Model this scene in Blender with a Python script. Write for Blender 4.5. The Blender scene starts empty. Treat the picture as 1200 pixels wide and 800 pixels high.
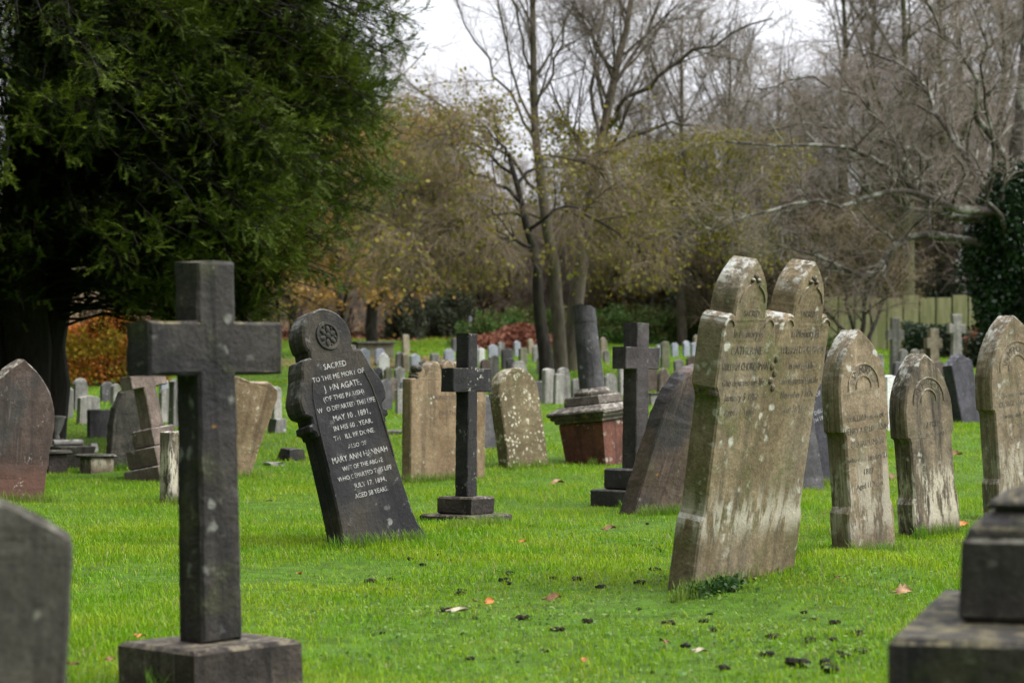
import bpy, bmesh, math, random
import numpy as np
from mathutils import Matrix, Vector
from mathutils.geometry import tessellate_polygon

random.seed(7)
SC = bpy.context.scene
COL = SC.collection
F = 2500.0            # focal length in photo pixels (1200 wide)
EYE = 1.0

# ------------------------------------------------------------------ ground profile
PROF_D = np.array([-60, 0, 13, 17, 20, 24, 28, 34, 42, 54, 70, 85, 110, 150, 240, 420], float)
PROF_Z = np.array([0, 0, 0, 0.01, 0.05, 0.19, 0.35, 0.6, 1.0, 1.62, 2.42, 3.05, 4.6, 8.5, 16, 22], float)

def gz(x, y):
    x = np.asarray(x, float); y = np.asarray(y, float)
    b = 0.012 * np.sin(x * 1.7 + 0.6 * y) + 0.010 * np.sin(y * 1.3 - 0.9 * x + 1.0) + 0.006 * np.sin(3.1 * x + 2.3 * y)
    # low mound by the big double stone
    m = 0.10 * np.exp(-(((x - 1.75) / 0.55) ** 2 + ((y - 11.0) / 0.9) ** 2))
    return np.interp(y, PROF_D, PROF_Z) + b + m

_ds = np.linspace(3.5, 80, 4000)
_ys = 450 + (EYE - np.interp(_ds, PROF_D, PROF_Z)) * F / _ds

def depth_at(py):
    """distance at which the ground is seen at photo row py"""
    return float(np.interp(-py, -_ys, _ds))

def at(px, py, d):
    return Vector(((px - 600) * d / F, d, EYE + (450 - py) * d / F))

def ground_at(px, py):
    d = depth_at(py)
    x = (px - 600) * d / F
    return Vector((x, d, float(gz(x, d)))), d

# ------------------------------------------------------------------ object helpers
def link(o, parent=None):
    COL.objects.link(o)
    if parent is not None:
        o.parent = parent
    return o

def tag(o, label=None, cat=None, group=None, kind=None):
    if label: o['label'] = label
    if cat: o['category'] = cat
    if group: o['group'] = group
    if kind: o['kind'] = kind
    return o

def empty(name, loc, M=None):
    o = bpy.data.objects.new(name, None)
    o.empty_display_size = 0.1
    link(o)
    o.location = loc
    if M is not None:
        o.rotation_euler = M.to_euler()
    return o

def np_mesh(name, verts, quads=None, tris=None, mats=(), qm=None, tm=None, smooth=False):
    me = bpy.data.meshes.new(name)
    verts = np.asarray(verts, np.float32).reshape(-1, 3)
    nq = 0 if quads is None else len(quads)
    nt = 0 if tris is None else len(tris)
    me.vertices.add(len(verts)); me.vertices.foreach_set('co', verts.ravel())
    idx = []
    if nq: idx.append(np.asarray(quads, np.int32).ravel())
    if nt: idx.append(np.asarray(tris, np.int32).ravel())
    idx = np.concatenate(idx)
    me.loops.add(len(idx)); me.loops.foreach_set('vertex_index', idx)
    tot = np.concatenate([np.full(nq, 4, np.int32), np.full(nt, 3, np.int32)])
    st = np.concatenate([[0], np.cumsum(tot)[:-1]]).astype(np.int32)
    me.polygons.add(nq + nt)
    me.polygons.foreach_set('loop_start', st); me.polygons.foreach_set('loop_total', tot)
    mi = np.zeros(nq + nt, np.int32)
    if qm is not None and nq: mi[:nq] = qm
    if tm is not None and nt: mi[nq:] = tm
    me.polygons.foreach_set('material_index', mi)
    me.polygons.foreach_set('use_smooth', np.full(nq + nt, smooth, bool))
    for m in mats: me.materials.append(m)
    me.update(calc_edges=True)
    return me

def bm_obj(name, bm, mat, parent=None, smooth=False):
    me = bpy.data.meshes.new(name)
    bmesh.ops.recalc_face_normals(bm, faces=bm.faces)
    bm.to_mesh(me); bm.free()
    me.materials.append(mat)
    if smooth:
        for p in me.polygons: p.use_smooth = True
    return link(bpy.data.objects.new(name, me), parent)

# ------------------------------------------------------------------ materials
class NT:
    def __init__(s, mat):
        s.t = mat.node_tree; s.n = s.t.nodes; s.l = s.t.links
    def node(s, typ, **kw):
        n = s.n.new(typ)
        for k, v in kw.items():
            if k.startswith('i_'):
                key = k[2:]
                key = int(key) if key.isdigit() else key.replace('_', ' ')
                if hasattr(v, 'is_output') : s.l.new(v, n.inputs[key])
                else: n.inputs[key].default_value = v
            else: setattr(n, k, v)
        return n
    def noise(s, vec, scale, detail=4, rough=0.55, dist=0.0):
        n = s.node('ShaderNodeTexNoise', i_Scale=scale, i_Detail=detail, i_Roughness=rough, i_Distortion=dist)
        if vec is not None: s.l.new(vec, n.inputs['Vector'])
        return n.outputs['Fac']
    def ramp(s, fac, a, b, va=0.0, vb=1.0):
        n = s.node('ShaderNodeMapRange', i_1=a, i_2=b, i_3=va, i_4=vb)
        n.interpolation_type = 'SMOOTHSTEP'
        s.l.new(fac, n.inputs[0]); return n.outputs[0]
    def mix(s, fac, a, b, mode='MIX'):
        n = s.n.new('ShaderNodeMix'); n.data_type = 'RGBA'; n.blend_type = mode
        for k, v in ((0, fac), (6, a), (7, b)):
            if hasattr(v, 'is_output'): s.l.new(v, n.inputs[k])
            elif k == 0: n.inputs[0].default_value = v
            else: n.inputs[k].default_value = (*v, 1)
        return n.outputs[2]
    def math(s, op, a, b=0.0):
        n = s.n.new('ShaderNodeMath'); n.operation = op
        for k, v in ((0, a), (1, b)):
            if hasattr(v, 'is_output'): s.l.new(v, n.inputs[k])
            else: n.inputs[k].default_value = v
        return n.outputs[0]

def new_mat(name):
    m = bpy.data.materials.new(name); m.use_nodes = True
    nt = NT(m); b = nt.n['Principled BSDF']
    return m, nt, b

def obj_vec(nt, sc=(1, 1, 1), rnd=True):
    tc = nt.node('ShaderNodeTexCoord')
    mp = nt.node('ShaderNodeMapping'); mp.inputs['Scale'].default_value = sc
    if rnd:
        oi = nt.node('ShaderNodeObjectInfo')
        off = nt.node('ShaderNodeVectorMath', operation='SCALE'); off.inputs[0].default_value = (37, 21, 53)
        nt.l.new(oi.outputs['Random'], off.inputs['Scale'])
        add = nt.node('ShaderNodeVectorMath', operation='ADD')
        nt.l.new(tc.outputs['Object'], add.inputs[0]); nt.l.new(off.outputs[0], add.inputs[1])
        nt.l.new(add.outputs[0], mp.inputs['Vector'])
    else:
        nt.l.new(tc.outputs['Object'], mp.inputs['Vector'])
    return mp.outputs[0], tc

def stone_mat(name, c1, c2, dark=(0.02, 0.02, 0.02), streak=0.6, lichen=(0.5, 0.5, 0.45), spots=0.3, top=0.5,
              toplichen=(0.42, 0.42, 0.38), moss=0.0, flake=None, foot=None, orange=0.0, bump=0.5, rough=0.85, spot_scale=14, tan=None):
    m, nt, b = new_mat(name)
    v, tc = obj_vec(nt)
    vs, _ = obj_vec(nt, (13, 13, 0.9))
    sep = nt.node('ShaderNodeSeparateXYZ'); nt.l.new(tc.outputs['Object'], sep.inputs[0])
    zz = sep.outputs[2]
    base = nt.mix(nt.ramp(nt.noise(v, 3.2, 8, 0.62), 0.36, 0.66), c1, c2)
    if tan is not None:
        base = nt.mix(nt.ramp(nt.noise(v, 1.6, 3, 0.5), 0.45, 0.62), base, tan)
    # fine grain
    g = nt.noise(v, 70, 5, 0.7)
    base = nt.mix(0.75, base, nt.mix(g, (0.1, 0.1, 0.1), (1.9, 1.9, 1.9)), 'MULTIPLY')
    g2 = nt.noise(v, 22, 8, 0.75)
    base = nt.mix(0.6, base, nt.mix(nt.ramp(g2, 0.3, 0.7), (0.55, 0.55, 0.55), (1.4, 1.4, 1.4)), 'MULTIPLY')
    # pits and dirt
    base = nt.mix(nt.math('MULTIPLY', nt.ramp(nt.noise(v, 34, 6, .7), .60, .70), .55), base, dark)
    # rain streaks
    st = nt.ramp(nt.noise(vs, 1.0, 5, 0.6, 0.25), 0.46, 0.68)
    base = nt.mix(nt.math('MULTIPLY', st, streak), base, dark)
    st2 = nt.ramp(nt.noise(vs, 1.9, 4, 0.6, 0.2), 0.60, 0.74)
    base = nt.mix(nt.math('MULTIPLY', st2, streak * 0.55), base, tuple(min(1, c * 1.8) for c in c2))
    if moss > 0:
        mo = nt.ramp(nt.noise(v, 4.5, 6, 0.65), 0.50, 0.68)
        base = nt.mix(nt.math('MULTIPLY', mo, moss), base, (0.075, 0.085, 0.02))
    if flake is not None:      # pale flaking / lime bloom in a band above the ground
        z0, z1, col, amt = flake
        up = nt.ramp(zz, z0 - 0.06, z0 + 0.10); dn = nt.ramp(zz, z1 - 0.18, z1 + 0.05, 1.0, 0.0)
        vf, _ = obj_vec(nt, (11, 11, 2.6))
        fl = nt.ramp(nt.noise(vf, 1.6, 8, 0.72), 0.46, 0.56)
        base = nt.mix(nt.math('MULTIPLY', nt.math('MULTIPLY', up, dn), nt.math('MULTIPLY', fl, amt)), base, col)
    if foot is not None:
        fz, col, amt = foot
        zn = nt.math('ADD', zz, nt.math('MULTIPLY', nt.noise(v, 3.0, 4), 0.25))
        base = nt.mix(nt.math('MULTIPLY', nt.ramp(zn, fz, fz + 0.22, 1.0, 0.0), amt), base, col)
    # lichen blotches
    if spots > 0:
        vo = nt.node('ShaderNodeTexVoronoi', i_Scale=spot_scale, i_Randomness=1.0)
        dv = nt.node('ShaderNodeVectorMath', operation='ADD')
        nz = nt.node('ShaderNodeTexNoise', i_Scale=26.0, i_Detail=4.0); nt.l.new(v, nz.inputs['Vector'])
        sc_ = nt.node('ShaderNodeVectorMath', operation='SCALE'); sc_.inputs['Scale'].default_value = 0.055
        nt.l.new(nz.outputs['Color'], sc_.inputs[0]); nt.l.new(v, dv.inputs[0]); nt.l.new(sc_.outputs[0], dv.inputs[1])
        nt.l.new(dv.outputs[0], vo.inputs['Vector'])
        ds = nt.ramp(vo.outputs['Distance'], 0.20, 0.40, 1.0, 0.0)
        pick = nt.ramp(nt.noise(v, 5.0, 3, 0.6), 0.66 - 0.30 * spots, 0.74 - 0.25 * spots)
        lf = nt.math('MULTIPLY', ds, pick)
        bl = nt.math('MULTIPLY', nt.ramp(nt.noise(v, 9.0, 9, 0.75), 0.62 - 0.08 * spots, 0.68 - 0.08 * spots), min(1, spots * 1.3))
        lf = nt.math('MAXIMUM', lf, bl)
        base = nt.mix(nt.math('MULTIPLY', lf, 0.85), base, lichen)
        if orange > 0:
            of = nt.ramp(nt.noise(v, 7.0, 5, 0.6), 0.70 - 0.1 * orange, 0.74 - 0.1 * orange)
            base = nt.mix(nt.math('MULTIPLY', of, 0.8), base, (0.36, 0.17, 0.02))
    # lichen growing on upward faces
    if top > 0:
        nr = nt.node('ShaderNodeSeparateXYZ'); nt.l.new(tc.outputs['Normal'], nr.inputs[0])
        tf = nt.math('MULTIPLY', nt.ramp(nr.outputs[2], 0.1, 0.8), nt.ramp(nt.noise(v, 15, 9, 0.78), 0.47, 0.58))
        base = nt.mix(nt.math('MULTIPLY', tf, top), base, toplichen)
    nt.l.new(base, b.inputs['Base Color'])
    b.inputs['Roughness'].default_value = rough
    b.inputs['Specular IOR Level'].default_value = 0.3
    h = nt.math('ADD', nt.noise(v, 48, 6, 0.7), nt.math('MULTIPLY', nt.noise(v, 9, 5, 0.6), 1.8))
    bp = nt.node('ShaderNodeBump'); bp.inputs['Strength'].default_value = bump; bp.inputs['Distance'].default_value = 0.012
    nt.l.new(h, bp.inputs['Height']); nt.l.new(bp.outputs[0], b.inputs['Normal'])
    return m

def ink_mat(name, ink, stone, keep=0.6, scale=9):
    """lettering, partly worn back to the stone's own colour"""
    m, nt, b = new_mat(name)
    v, tc = obj_vec(nt)
    f = nt.ramp(nt.noise(v, scale, 7, 0.75), 0.60 - 0.34 * keep, 0.70 - 0.28 * keep)
    nt.l.new(nt.mix(f, stone, ink), b.inputs['Base Color'])
    b.inputs['Roughness'].default_value = 0.9
    return m

def plain_mat(name, c1, c2, scale=4.0, rough=0.85, bump=0.3, stretch=(1, 1, 1), extra=None, bscale=30):
    m, nt, b = new_mat(name)
    v, tc = obj_vec(nt, stretch)
    base = nt.mix(nt.ramp(nt.noise(v, scale, 7, 0.65), 0.35, 0.65), c1, c2)
    if extra is not None:
        col, amt, sc_, lo = extra
        base = nt.mix(nt.math('MULTIPLY', nt.ramp(nt.noise(v, sc_, 6, 0.65), lo, lo + 0.1), amt), base, col)
    nt.l.new(base, b.inputs['Base Color'])
    b.inputs['Roughness'].default_value = rough
    b.inputs['Specular IOR Level'].default_value = 0.25
    if bump > 0:
        bp = nt.node('ShaderNodeBump'); bp.inputs['Strength'].default_value = bump; bp.inputs['Distance'].default_value = 0.02
        nt.l.new(nt.noise(v, bscale, 6, 0.7), bp.inputs['Height']); nt.l.new(bp.outputs[0], b.inputs['Normal'])
    return m

def leaf_mat(name, cols, patch=1.2, trans=0.35, rough=0.6, spec=0.2, patch_lo=0.35, patch_hi=0.65, straw=False):
    """foliage: per-leaf random colour between cols[0..1], drifting to cols[2] in patches, some light coming through"""
    m, nt, b = new_mat(name)
    ge = nt.node('ShaderNodeNewGeometry')
    r = ge.outputs['Random Per Island']
    base = nt.mix(r, cols[0], cols[1])
    if len(cols) > 2:
        n = nt.noise(ge.outputs['Position'], patch, 4, 0.6)
        base = nt.mix(nt.ramp(n, patch_lo, patch_hi), base, nt.mix(r, cols[2], cols[3] if len(cols) > 3 else cols[2]))
    if straw:
        base = nt.mix(nt.ramp(nt.math('FRACT', nt.math('MULTIPLY', r, 7.31)), .955, .96), base, (0.34, 0.29, 0.13))
    nt.l.new(base, b.inputs['Base Color'])
    b.inputs['Roughness'].default_value = rough
    b.inputs['Specular IOR Level'].default_value = spec
    tr = nt.node('ShaderNodeBsdfTranslucent'); nt.l.new(base, tr.inputs['Color'])
    mx = nt.node('ShaderNodeMixShader'); mx.inputs[0].default_value = trans
    nt.l.new(b.outputs[0], mx.inputs[1]); nt.l.new(tr.outputs[0], mx.inputs[2])
    nt.l.new(mx.outputs[0], nt.n['Material Output'].inputs['Surface'])
    return m
# ------------------------------------------------------------------ stone shapes
SINK = -0.14

def chaikin(pts, it=2):
    for _ in range(it):
        q = [pts[0]]
        for a, b in zip(pts[:-1], pts[1:]):
            q.append((a[0] * .75 + b[0] * .25, a[1] * .75 + b[1] * .25))
            q.append((a[0] * .25 + b[0] * .75, a[1] * .25 + b[1] * .75))
        q.append(pts[-1]); pts = q
    return pts

def densify(pts, step):
    out = []
    for a, b in zip(pts[:-1], pts[1:]):
        n = max(1, int(math.hypot(b[0] - a[0], b[1] - a[1]) / step))
        for i in range(n):
            out.append((a[0] + (b[0] - a[0]) * i / n, a[1] + (b[1] - a[1]) * i / n))
    out.append(pts[-1]); return out

def half_outline(kind, W, H, seg=10):
    """right half of a stone's outline, from its foot up to the middle of its top"""
    w = W / 2
    P = [(w, SINK)]
    if kind == 'round':
        hh = min(w, H * .6)
        P += [(w * math.cos(t), H - hh + hh * math.sin(t)) for t in np.linspace(0, math.pi / 2, seg)]
    elif kind == 'segment':
        hh = w * .5
        P += [(w * math.cos(t), H - hh + hh * math.sin(t)) for t in np.linspace(0.25, math.pi / 2, seg)]
        P[1] = (w, P[1][1] - .01)
    elif kind == 'pointed':
        R = W * .92; c = w - R
        t1 = math.acos(-c / R); hh = R * math.sin(t1)
        P += [(c + R * math.cos(t), H - hh + R * math.sin(t)) for t in np.linspace(0, t1, seg)]
    elif kind == 'gable':
        P += [(w, H - w * .55), (0, H)]
    elif kind == 'flat':
        P += [(w, H - .012), (w - .012, H), (0, H)]
    elif kind == 'camber':
        P += [(w, H - w * .22), (w * .55, H - w * .06), (0, H)]
    elif kind == 'shouldered':
        r = w * .62
        P += [(w, H - r * 1.25), (w * .94, H - r * 1.1), (r * 1.05, H - r * 1.02)]
        P += [(r * math.cos(t), H - r + r * math.sin(t)) for t in np.linspace(.1, math.pi / 2, seg)]
    elif kind == 'ogee':
        P += chaikin([(w, H - w * .95), (w * .98, H - w * .6), (w * .5, H - w * .5), (w * .35, H - w * .15), (0, H)], 2)
    return P

class Outline(list):
    jit = 0.0       # wear along the edge, added after any inset

def full(half, jit=0.0, step=None, rng=random):
    if abs(half[-1][0]) > 1e-6:
        pts = half + [(-x, z) for x, z in reversed(half)]
    else:
        pts = half + [(-x, z) for x, z in reversed(half[:-1])]
    if step:
        pts = densify(pts, step)
    pts = Outline(pts); pts.jit = jit
    return pts           # counter-clockwise seen from the front (-y)

def inset(pts, d):
    n = len(pts); out = []
    for i in range(n):
        a = pts[i - 1]; b = pts[i]; c = pts[(i + 1) % n]
        e1 = (b[0] - a[0], b[1] - a[1]); e2 = (c[0] - b[0], c[1] - b[1])
        l1 = math.hypot(*e1) or 1e-6; l2 = math.hypot(*e2) or 1e-6
        n1 = (-e1[1] / l1, e1[0] / l1); n2 = (-e2[1] / l2, e2[0] / l2)
        m = (n1[0] + n2[0], n1[1] + n2[1]); k = max(.35, (m[0] * n1[0] + m[1] * n1[1]))
        out.append((b[0] + m[0] * d / k, b[1] + m[1] * d / k))
    return out

def loft(bm, outline, rings):
    """outline swept through the thickness; rings = (y, inset)"""
    R = []; n = len(outline); jt = getattr(outline, 'jit', 0.0)
    for y, d in rings:
        J = [(random.gauss(0, jt), random.gauss(0, jt * .6), random.gauss(0, jt)) for _ in range(n)] if jt else [(0, 0, 0)] * n
        R.append([bm.verts.new((x + j[0], y + j[1] * (0 < d), z + j[2])) for (x, z), j in zip(inset(outline, d) if d else outline, J)])
    for a, b in zip(R[:-1], R[1:]):
        for i in range(n):
            j = (i + 1) % n
            bm.faces.new((a[i], a[j], b[j], b[i]))
    for ring, flip in ((R[0], True), (R[-1], False)):
        for tri in tessellate_polygon([[Vector((v.co.x, v.co.z, 0)) for v in ring]]):
            vs = [ring[k] for k in tri]
            try: bm.faces.new(vs)
            except ValueError: pass

def slab_rings(T, bev=0.008, mould=None):
    h = T / 2
    if mould:      # grooves along the thickness, as (fraction, depth)
        rr = [(-h, bev), (-h + bev, 0)]
        for f, d in mould: rr.append((-h + T * f, d))
        rr += [(h - bev, 0), (h, bev)]
        return rr
    return [(-h, bev), (-h + bev, 0), (h - bev, 0), (h, bev)]

def box_bm(bm, x0, x1, y0, y1, z0, z1, bev=0.01, top=None, jit=0):
    """a dressed block; top = (x scale, y scale) tapers it upwards"""
    cx, cy = (x0 + x1) / 2, (y0 + y1) / 2
    def ring(z, d, s):
        sx, sy = s
        hx, hy = (x1 - x0) / 2 * sx - d, (y1 - y0) / 2 * sy - d
        return [bm.verts.new((cx + a * hx + random.gauss(0, jit), cy + b * hy + random.gauss(0, jit), z)) for a, b in ((-1, -1), (1, -1), (1, 1), (-1, 1))]
    s1 = top or (1, 1)
    rs = [ring(z0, bev, (1, 1)), ring(z0 + bev, 0, (1, 1)), ring(z1 - bev, 0, s1), ring(z1, bev, s1)]
    for a, b in zip(rs[:-1], rs[1:]):
        for i in range(4):
            j = (i + 1) % 4
            bm.faces.new((a[i], a[j], b[j], b[i]))
    bm.faces.new(list(reversed(rs[0]))); bm.faces.new(rs[-1])

def lathe_bm(bm, prof, seg=24, cx=0, cy=0):
    rings = []
    for r, z in prof:
        rings.append([bm.verts.new((cx + r * math.cos(2 * math.pi * i / seg), cy + r * math.sin(2 * math.pi * i / seg), z)) for i in range(seg)])
    for a, b in zip(rings[:-1], rings[1:]):
        for i in range(seg):
            j = (i + 1) % seg
            bm.faces.new((a[i], a[j], b[j], b[i]))
    bm.faces.new(list(reversed(rings[0]))); bm.faces.new(rings[-1])

def cross_outline(W, H, z_arm0, z_arm1, L, foot=0.0, taper=1.0):
    w = W / 2; l = L / 2
    h = [(w * taper, foot), (w, z_arm0), (l, z_arm0), (l, z_arm1), (w, z_arm1), (w, H), (0, H)]
    return full(h)

def stand(px, py, a_rel, lean=0.0, pitch=0.0, dz=0.0, fwd=0.0, roll=0.0):
    """place a thing's foot where the photo shows it; a_rel = turn of its front face from the line of sight"""
    p, d = ground_at(px, py)
    a = math.radians(a_rel) - math.atan((px - 600) / F)
    M = Matrix.Rotation(math.radians(lean), 3, 'Y') @ Matrix.Rotation(math.radians(-pitch), 3, 'X') @ Matrix.Rotation(a, 3, 'Z') @ Matrix.Rotation(math.radians(roll), 3, 'Y') @ Matrix.Rotation(math.radians(fwd), 3, 'X')
    p.z += dz
    return p, d, M

# ------------------------------------------------------------------ lettering
def text_bm(lines, y, name_w=None, depth=0.0012):
    """lines = (text, x centre, z baseline, cap height, max width or None, condense); returns one bmesh"""
    bm = bmesh.new()
    for L in lines:
        txt, x, z, size, maxw = L[:5]
        cu = bpy.data.curves.new('t', 'FONT'); cu.body = txt
        cu.size = size * 1.38; cu.align_x = 'CENTER'; cu.extrude = depth / 2; cu.resolution_u = 2
        if len(L) > 5: cu.offset = L[5]
        ob = bpy.data.objects.new('t', cu)
        me = bpy.data.meshes.new_from_object(ob)
        if len(me.vertices):
            xs = [v.co.x for v in me.vertices]; w = max(xs) - min(xs); c = (max(xs) + min(xs)) / 2
            k = min(1.0, maxw / w) if maxw else 1.0
            for v in me.vertices:
                px, pz, pd = (v.co.x - c) * k, v.co.y, v.co.z
                v.co = (x + px, y - pd, z + pz)
            bm.from_mesh(me)
        bpy.data.objects.remove(ob); bpy.data.curves.remove(cu); bpy.data.meshes.remove(me)
    return bm

def letter(lines, y, mat, parent):
    for L in lines:
        bm_obj('lettering', text_bm([L], y), mat, parent)

def arc_text_bm(txt, cx, cz, r, size, y, span=150, depth=0.0012):
    bm = bmesh.new(); n = len(txt)
    for i, ch in enumerate(txt):
        if ch == ' ': continue
        t = math.radians(90 + span / 2 - span * (i + .5) / n)
        b2 = text_bm([(ch, 0, 0, size, None)], 0, depth=depth)
        M = Matrix.Translation((cx + r * math.cos(t), y, cz + r * math.sin(t))) @ Matrix.Rotation(-(t - math.pi / 2), 4, 'Y')
        b2.transform(M)
        me = bpy.data.meshes.new('x'); b2.to_mesh(me); b2.free(); bm.from_mesh(me); bpy.data.meshes.remove(me)
    return bm

def ring_arc_bm(bm, cx, cz, r, y, half_w, t0, t1, proud=0.006, n=20):
    """raised curved band on a front face"""
    P = []
    for i in range(n + 1):
        t = math.radians(t0 + (t1 - t0) * i / n)
        P.append([bm.verts.new((cx + (r + s * half_w) * math.cos(t), y - k, cz + (r + s * half_w) * math.sin(t))) for s, k in ((-1, 0), (-.7, proud), (.7, proud), (1, 0))])
    for a, b in zip(P[:-1], P[1:]):
        for i in range(3): bm.faces.new((a[i], b[i], b[i + 1], a[i + 1]))

# ------------------------------------------------------------------ branch and leaf machinery
def nrm(v):
    return v / np.maximum(np.linalg.norm(v, axis=-1, keepdims=True), 1e-9)

def tubes(P, R, k):
    """P (B,n,3), R (B,n) -> verts, quads of B tapered tubes with k sides"""
    B, n, _ = P.shape
    T = nrm(np.gradient(P, axis=1))
    mean = nrm(P[:, -1] - P[:, 0])
    ref = np.where(np.abs(mean[:, 2:3]) < .85, np.array([[0, 0, 1.]]), np.array([[1., 0, 0]]))[:, None, :]
    U = nrm(np.cross(T, np.broadcast_to(ref, T.shape))); V = np.cross(T, U)
    an = np.arange(k) * 2 * np.pi / k
    ring = P[:, :, None, :] + R[:, :, None, None] * (np.cos(an)[None, None, :, None] * U[:, :, None, :] + np.sin(an)[None, None, :, None] * V[:, :, None, :])
    base = (np.arange(B)[:, None, None] * n + np.arange(n - 1)[None, :, None]) * k
    i = np.arange(k)[None, None, :]; j = (i + 1) % k
    q = np.stack([base + i, base + j, base + k + j, base + k + i], -1).reshape(-1, 4)
    return ring.reshape(-1, 3), q

def children(rng, P, R, count, lens, ang, n, wob=0.12, trop=(0, 0, 0), t0=0.25, t1=1.0, rk=0.6, rmin=0.002, rend=0.35, up_bias=0.0, lenvar=.35, flat=1.0):
    """count child branches spread over parents P,R"""
    B, m, _ = P.shape
    L = np.linalg.norm(np.diff(P, axis=1), axis=2).sum(1)
    pi = rng.choice(B, count, p=L / L.sum())
    t = t0 + (t1 - t0) * rng.random(count) ** .85
    f = t * (m - 1); i = np.minimum(f.astype(int), m - 2); fr = (f - i)[:, None]
    pos = P[pi, i] * (1 - fr) + P[pi, i + 1] * fr
    rad = R[pi, i] * (1 - fr[:, 0]) + R[pi, i + 1] * fr[:, 0]
    T = nrm(P[pi, i + 1] - P[pi, i])
    rv = rng.normal(size=(count, 3)); rv[:, 2] = rv[:, 2] * flat + up_bias
    side = nrm(rv - (rv * T).sum(1, keepdims=True) * T)
    a = np.radians(rng.uniform(ang[0], ang[1], count))[:, None]
    D = nrm(np.cos(a) * T + np.sin(a) * side)
    ln = rng.uniform(lens[0], lens[1], count) * (1 - lenvar * t)
    r0 = np.maximum(rad * rk * rng.uniform(.7, 1.05, count), rmin)
    return walk(rng, pos, D, ln, r0, n, wob, trop, rend, rmin)

def walk(rng, pos, D, ln, r0, n, wob, trop, rend=.35, rmin=.0015):
    C = len(pos); out = np.zeros((C, n, 3)); out[:, 0] = pos; trop = np.asarray(trop, float)
    step = (ln / (n - 1))[:, None]; p = pos.copy(); D = D.copy()
    for k in range(1, n):
        D = nrm(D + rng.normal(size=(C, 3)) * wob + trop)
        p = p + D * step; out[:, k] = p
    s = np.linspace(0, 1, n)[None, :]
    return out, np.maximum(r0[:, None] * (1 - (1 - rend) * s), rmin * .8)

def poly(pts, radii, n=12, rng=None, wob=0.0):
    """a hand-set limb: resampled polyline -> (1,n,3),(1,n)"""
    pts = np.array([tuple(p) for p in pts], float); radii = np.array(radii, float)
    # catmull-rom
    m = len(pts); tt = np.linspace(0, m - 1, n); out = []
    ext = np.vstack([2 * pts[0] - pts[1], pts, 2 * pts[-1] - pts[-2]])
    for t in tt:
        i = min(int(t), m - 2); u = t - i
        p0, p1, p2, p3 = ext[i], ext[i + 1], ext[i + 2], ext[i + 3]
        out.append(.5 * ((2 * p1) + (-p0 + p2) * u + (2 * p0 - 5 * p1 + 4 * p2 - p3) * u * u + (-p0 + 3 * p1 - 3 * p2 + p3) * u ** 3))
    out = np.array(out)
    if wob and rng is not None: out[1:-1] += rng.normal(size=(n - 2, 3)) * wob
    return out[None], np.interp(tt, np.arange(m), radii)[None]

def leaf_quads(rng, C, size, ratio=.6, droop=0.0, flat=0.0):
    """diamond leaves at points C"""
    n = len(C)
    A = rng.normal(size=(n, 3)); A[:, 2] = A[:, 2] * (1 - flat) - droop; A = nrm(A)
    Bv = nrm(np.cross(A, rng.normal(size=(n, 3))))
    s = (np.asarray(size) * rng.uniform(.6, 1.2, n))[:, None]
    v = np.stack([C, C + A * s * .5 + Bv * s * ratio * .5, C + A * s, C + A * s * .5 - Bv * s * ratio * .5], 1)
    q = np.arange(n * 4).reshape(n, 4)
    return v.reshape(-1, 3), q

class Soup:
    def __init__(s): s.v = []; s.q = []; s.m = []; s.n = 0
    def add(s, v, q, mi=0):
        s.v.append(np.asarray(v, np.float32)); s.q.append(np.asarray(q) + s.n); s.m.append(np.full(len(q), mi, np.int32)); s.n += len(v)
    def mesh(s, name, mats, smooth=False):
        return np_mesh(name, np.concatenate(s.v), np.concatenate(s.q), None, mats, np.concatenate(s.m), None, smooth)
# ------------------------------------------------------------------ stone materials
M = {}
M['cross_dark'] = stone_mat('blackened sandstone', (0.010, 0.0098, 0.0118), (0.034, 0.0315, 0.034), (0.005, 0.0049, 0.0056), .85, (0.17, 0.17, 0.15), .32, .9, (0.15, 0.13, 0.07), moss=.3, tan=(0.034, 0.030, 0.026), orange=.2, bump=.9)
M['block_dark'] = stone_mat('weathered brown block', (0.035, 0.027, 0.022), (0.095, 0.078, 0.062), (0.010, 0.008, 0.007), .8, (0.3, 0.27, 0.2), .28, .8, (0.20, 0.17, 0.115), tan=(0.028, 0.022, 0.019), bump=1.0)
M['slate_dark'] = stone_mat('black weathered slate', (0.0095, 0.0095, 0.0108), (0.025, 0.0238, 0.025), (0.005, 0.005, 0.0055), .6, (0.2, 0.2, 0.19), .28, 1.0, (0.16, 0.16, 0.15), tan=(0.036, 0.031, 0.022), bump=.6)
M['cross_spot'] = stone_mat('dark speckled stone', (0.0115, 0.011, 0.011), (0.030, 0.028, 0.0275), (0.006, 0.0055, 0.0055), .6, (0.45, 0.45, 0.41), .30, .7, (0.16, 0.14, 0.09), spot_scale=38, bump=.6)
M['cross_grey'] = stone_mat('grey brown cross stone', (0.034, 0.029, 0.029), (0.066, 0.058, 0.056), (0.02, 0.017, 0.017), .5, (0.24, 0.24, 0.22), .18, .5, (0.17, 0.17, 0.15), bump=.4)
M['sand_big'] = stone_mat('lichened sandstone', (0.1265, 0.0960, 0.0516), (0.2255, 0.1750, 0.1015), (0.048, 0.040, 0.027), .45, (0.44, 0.44, 0.37), .38, 1.0, (0.50, 0.51, 0.47), moss=.7, flake=(.28, .52, (0.44, 0.41, 0.33), .8), tan=(0.205, 0.165, 0.11))
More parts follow.
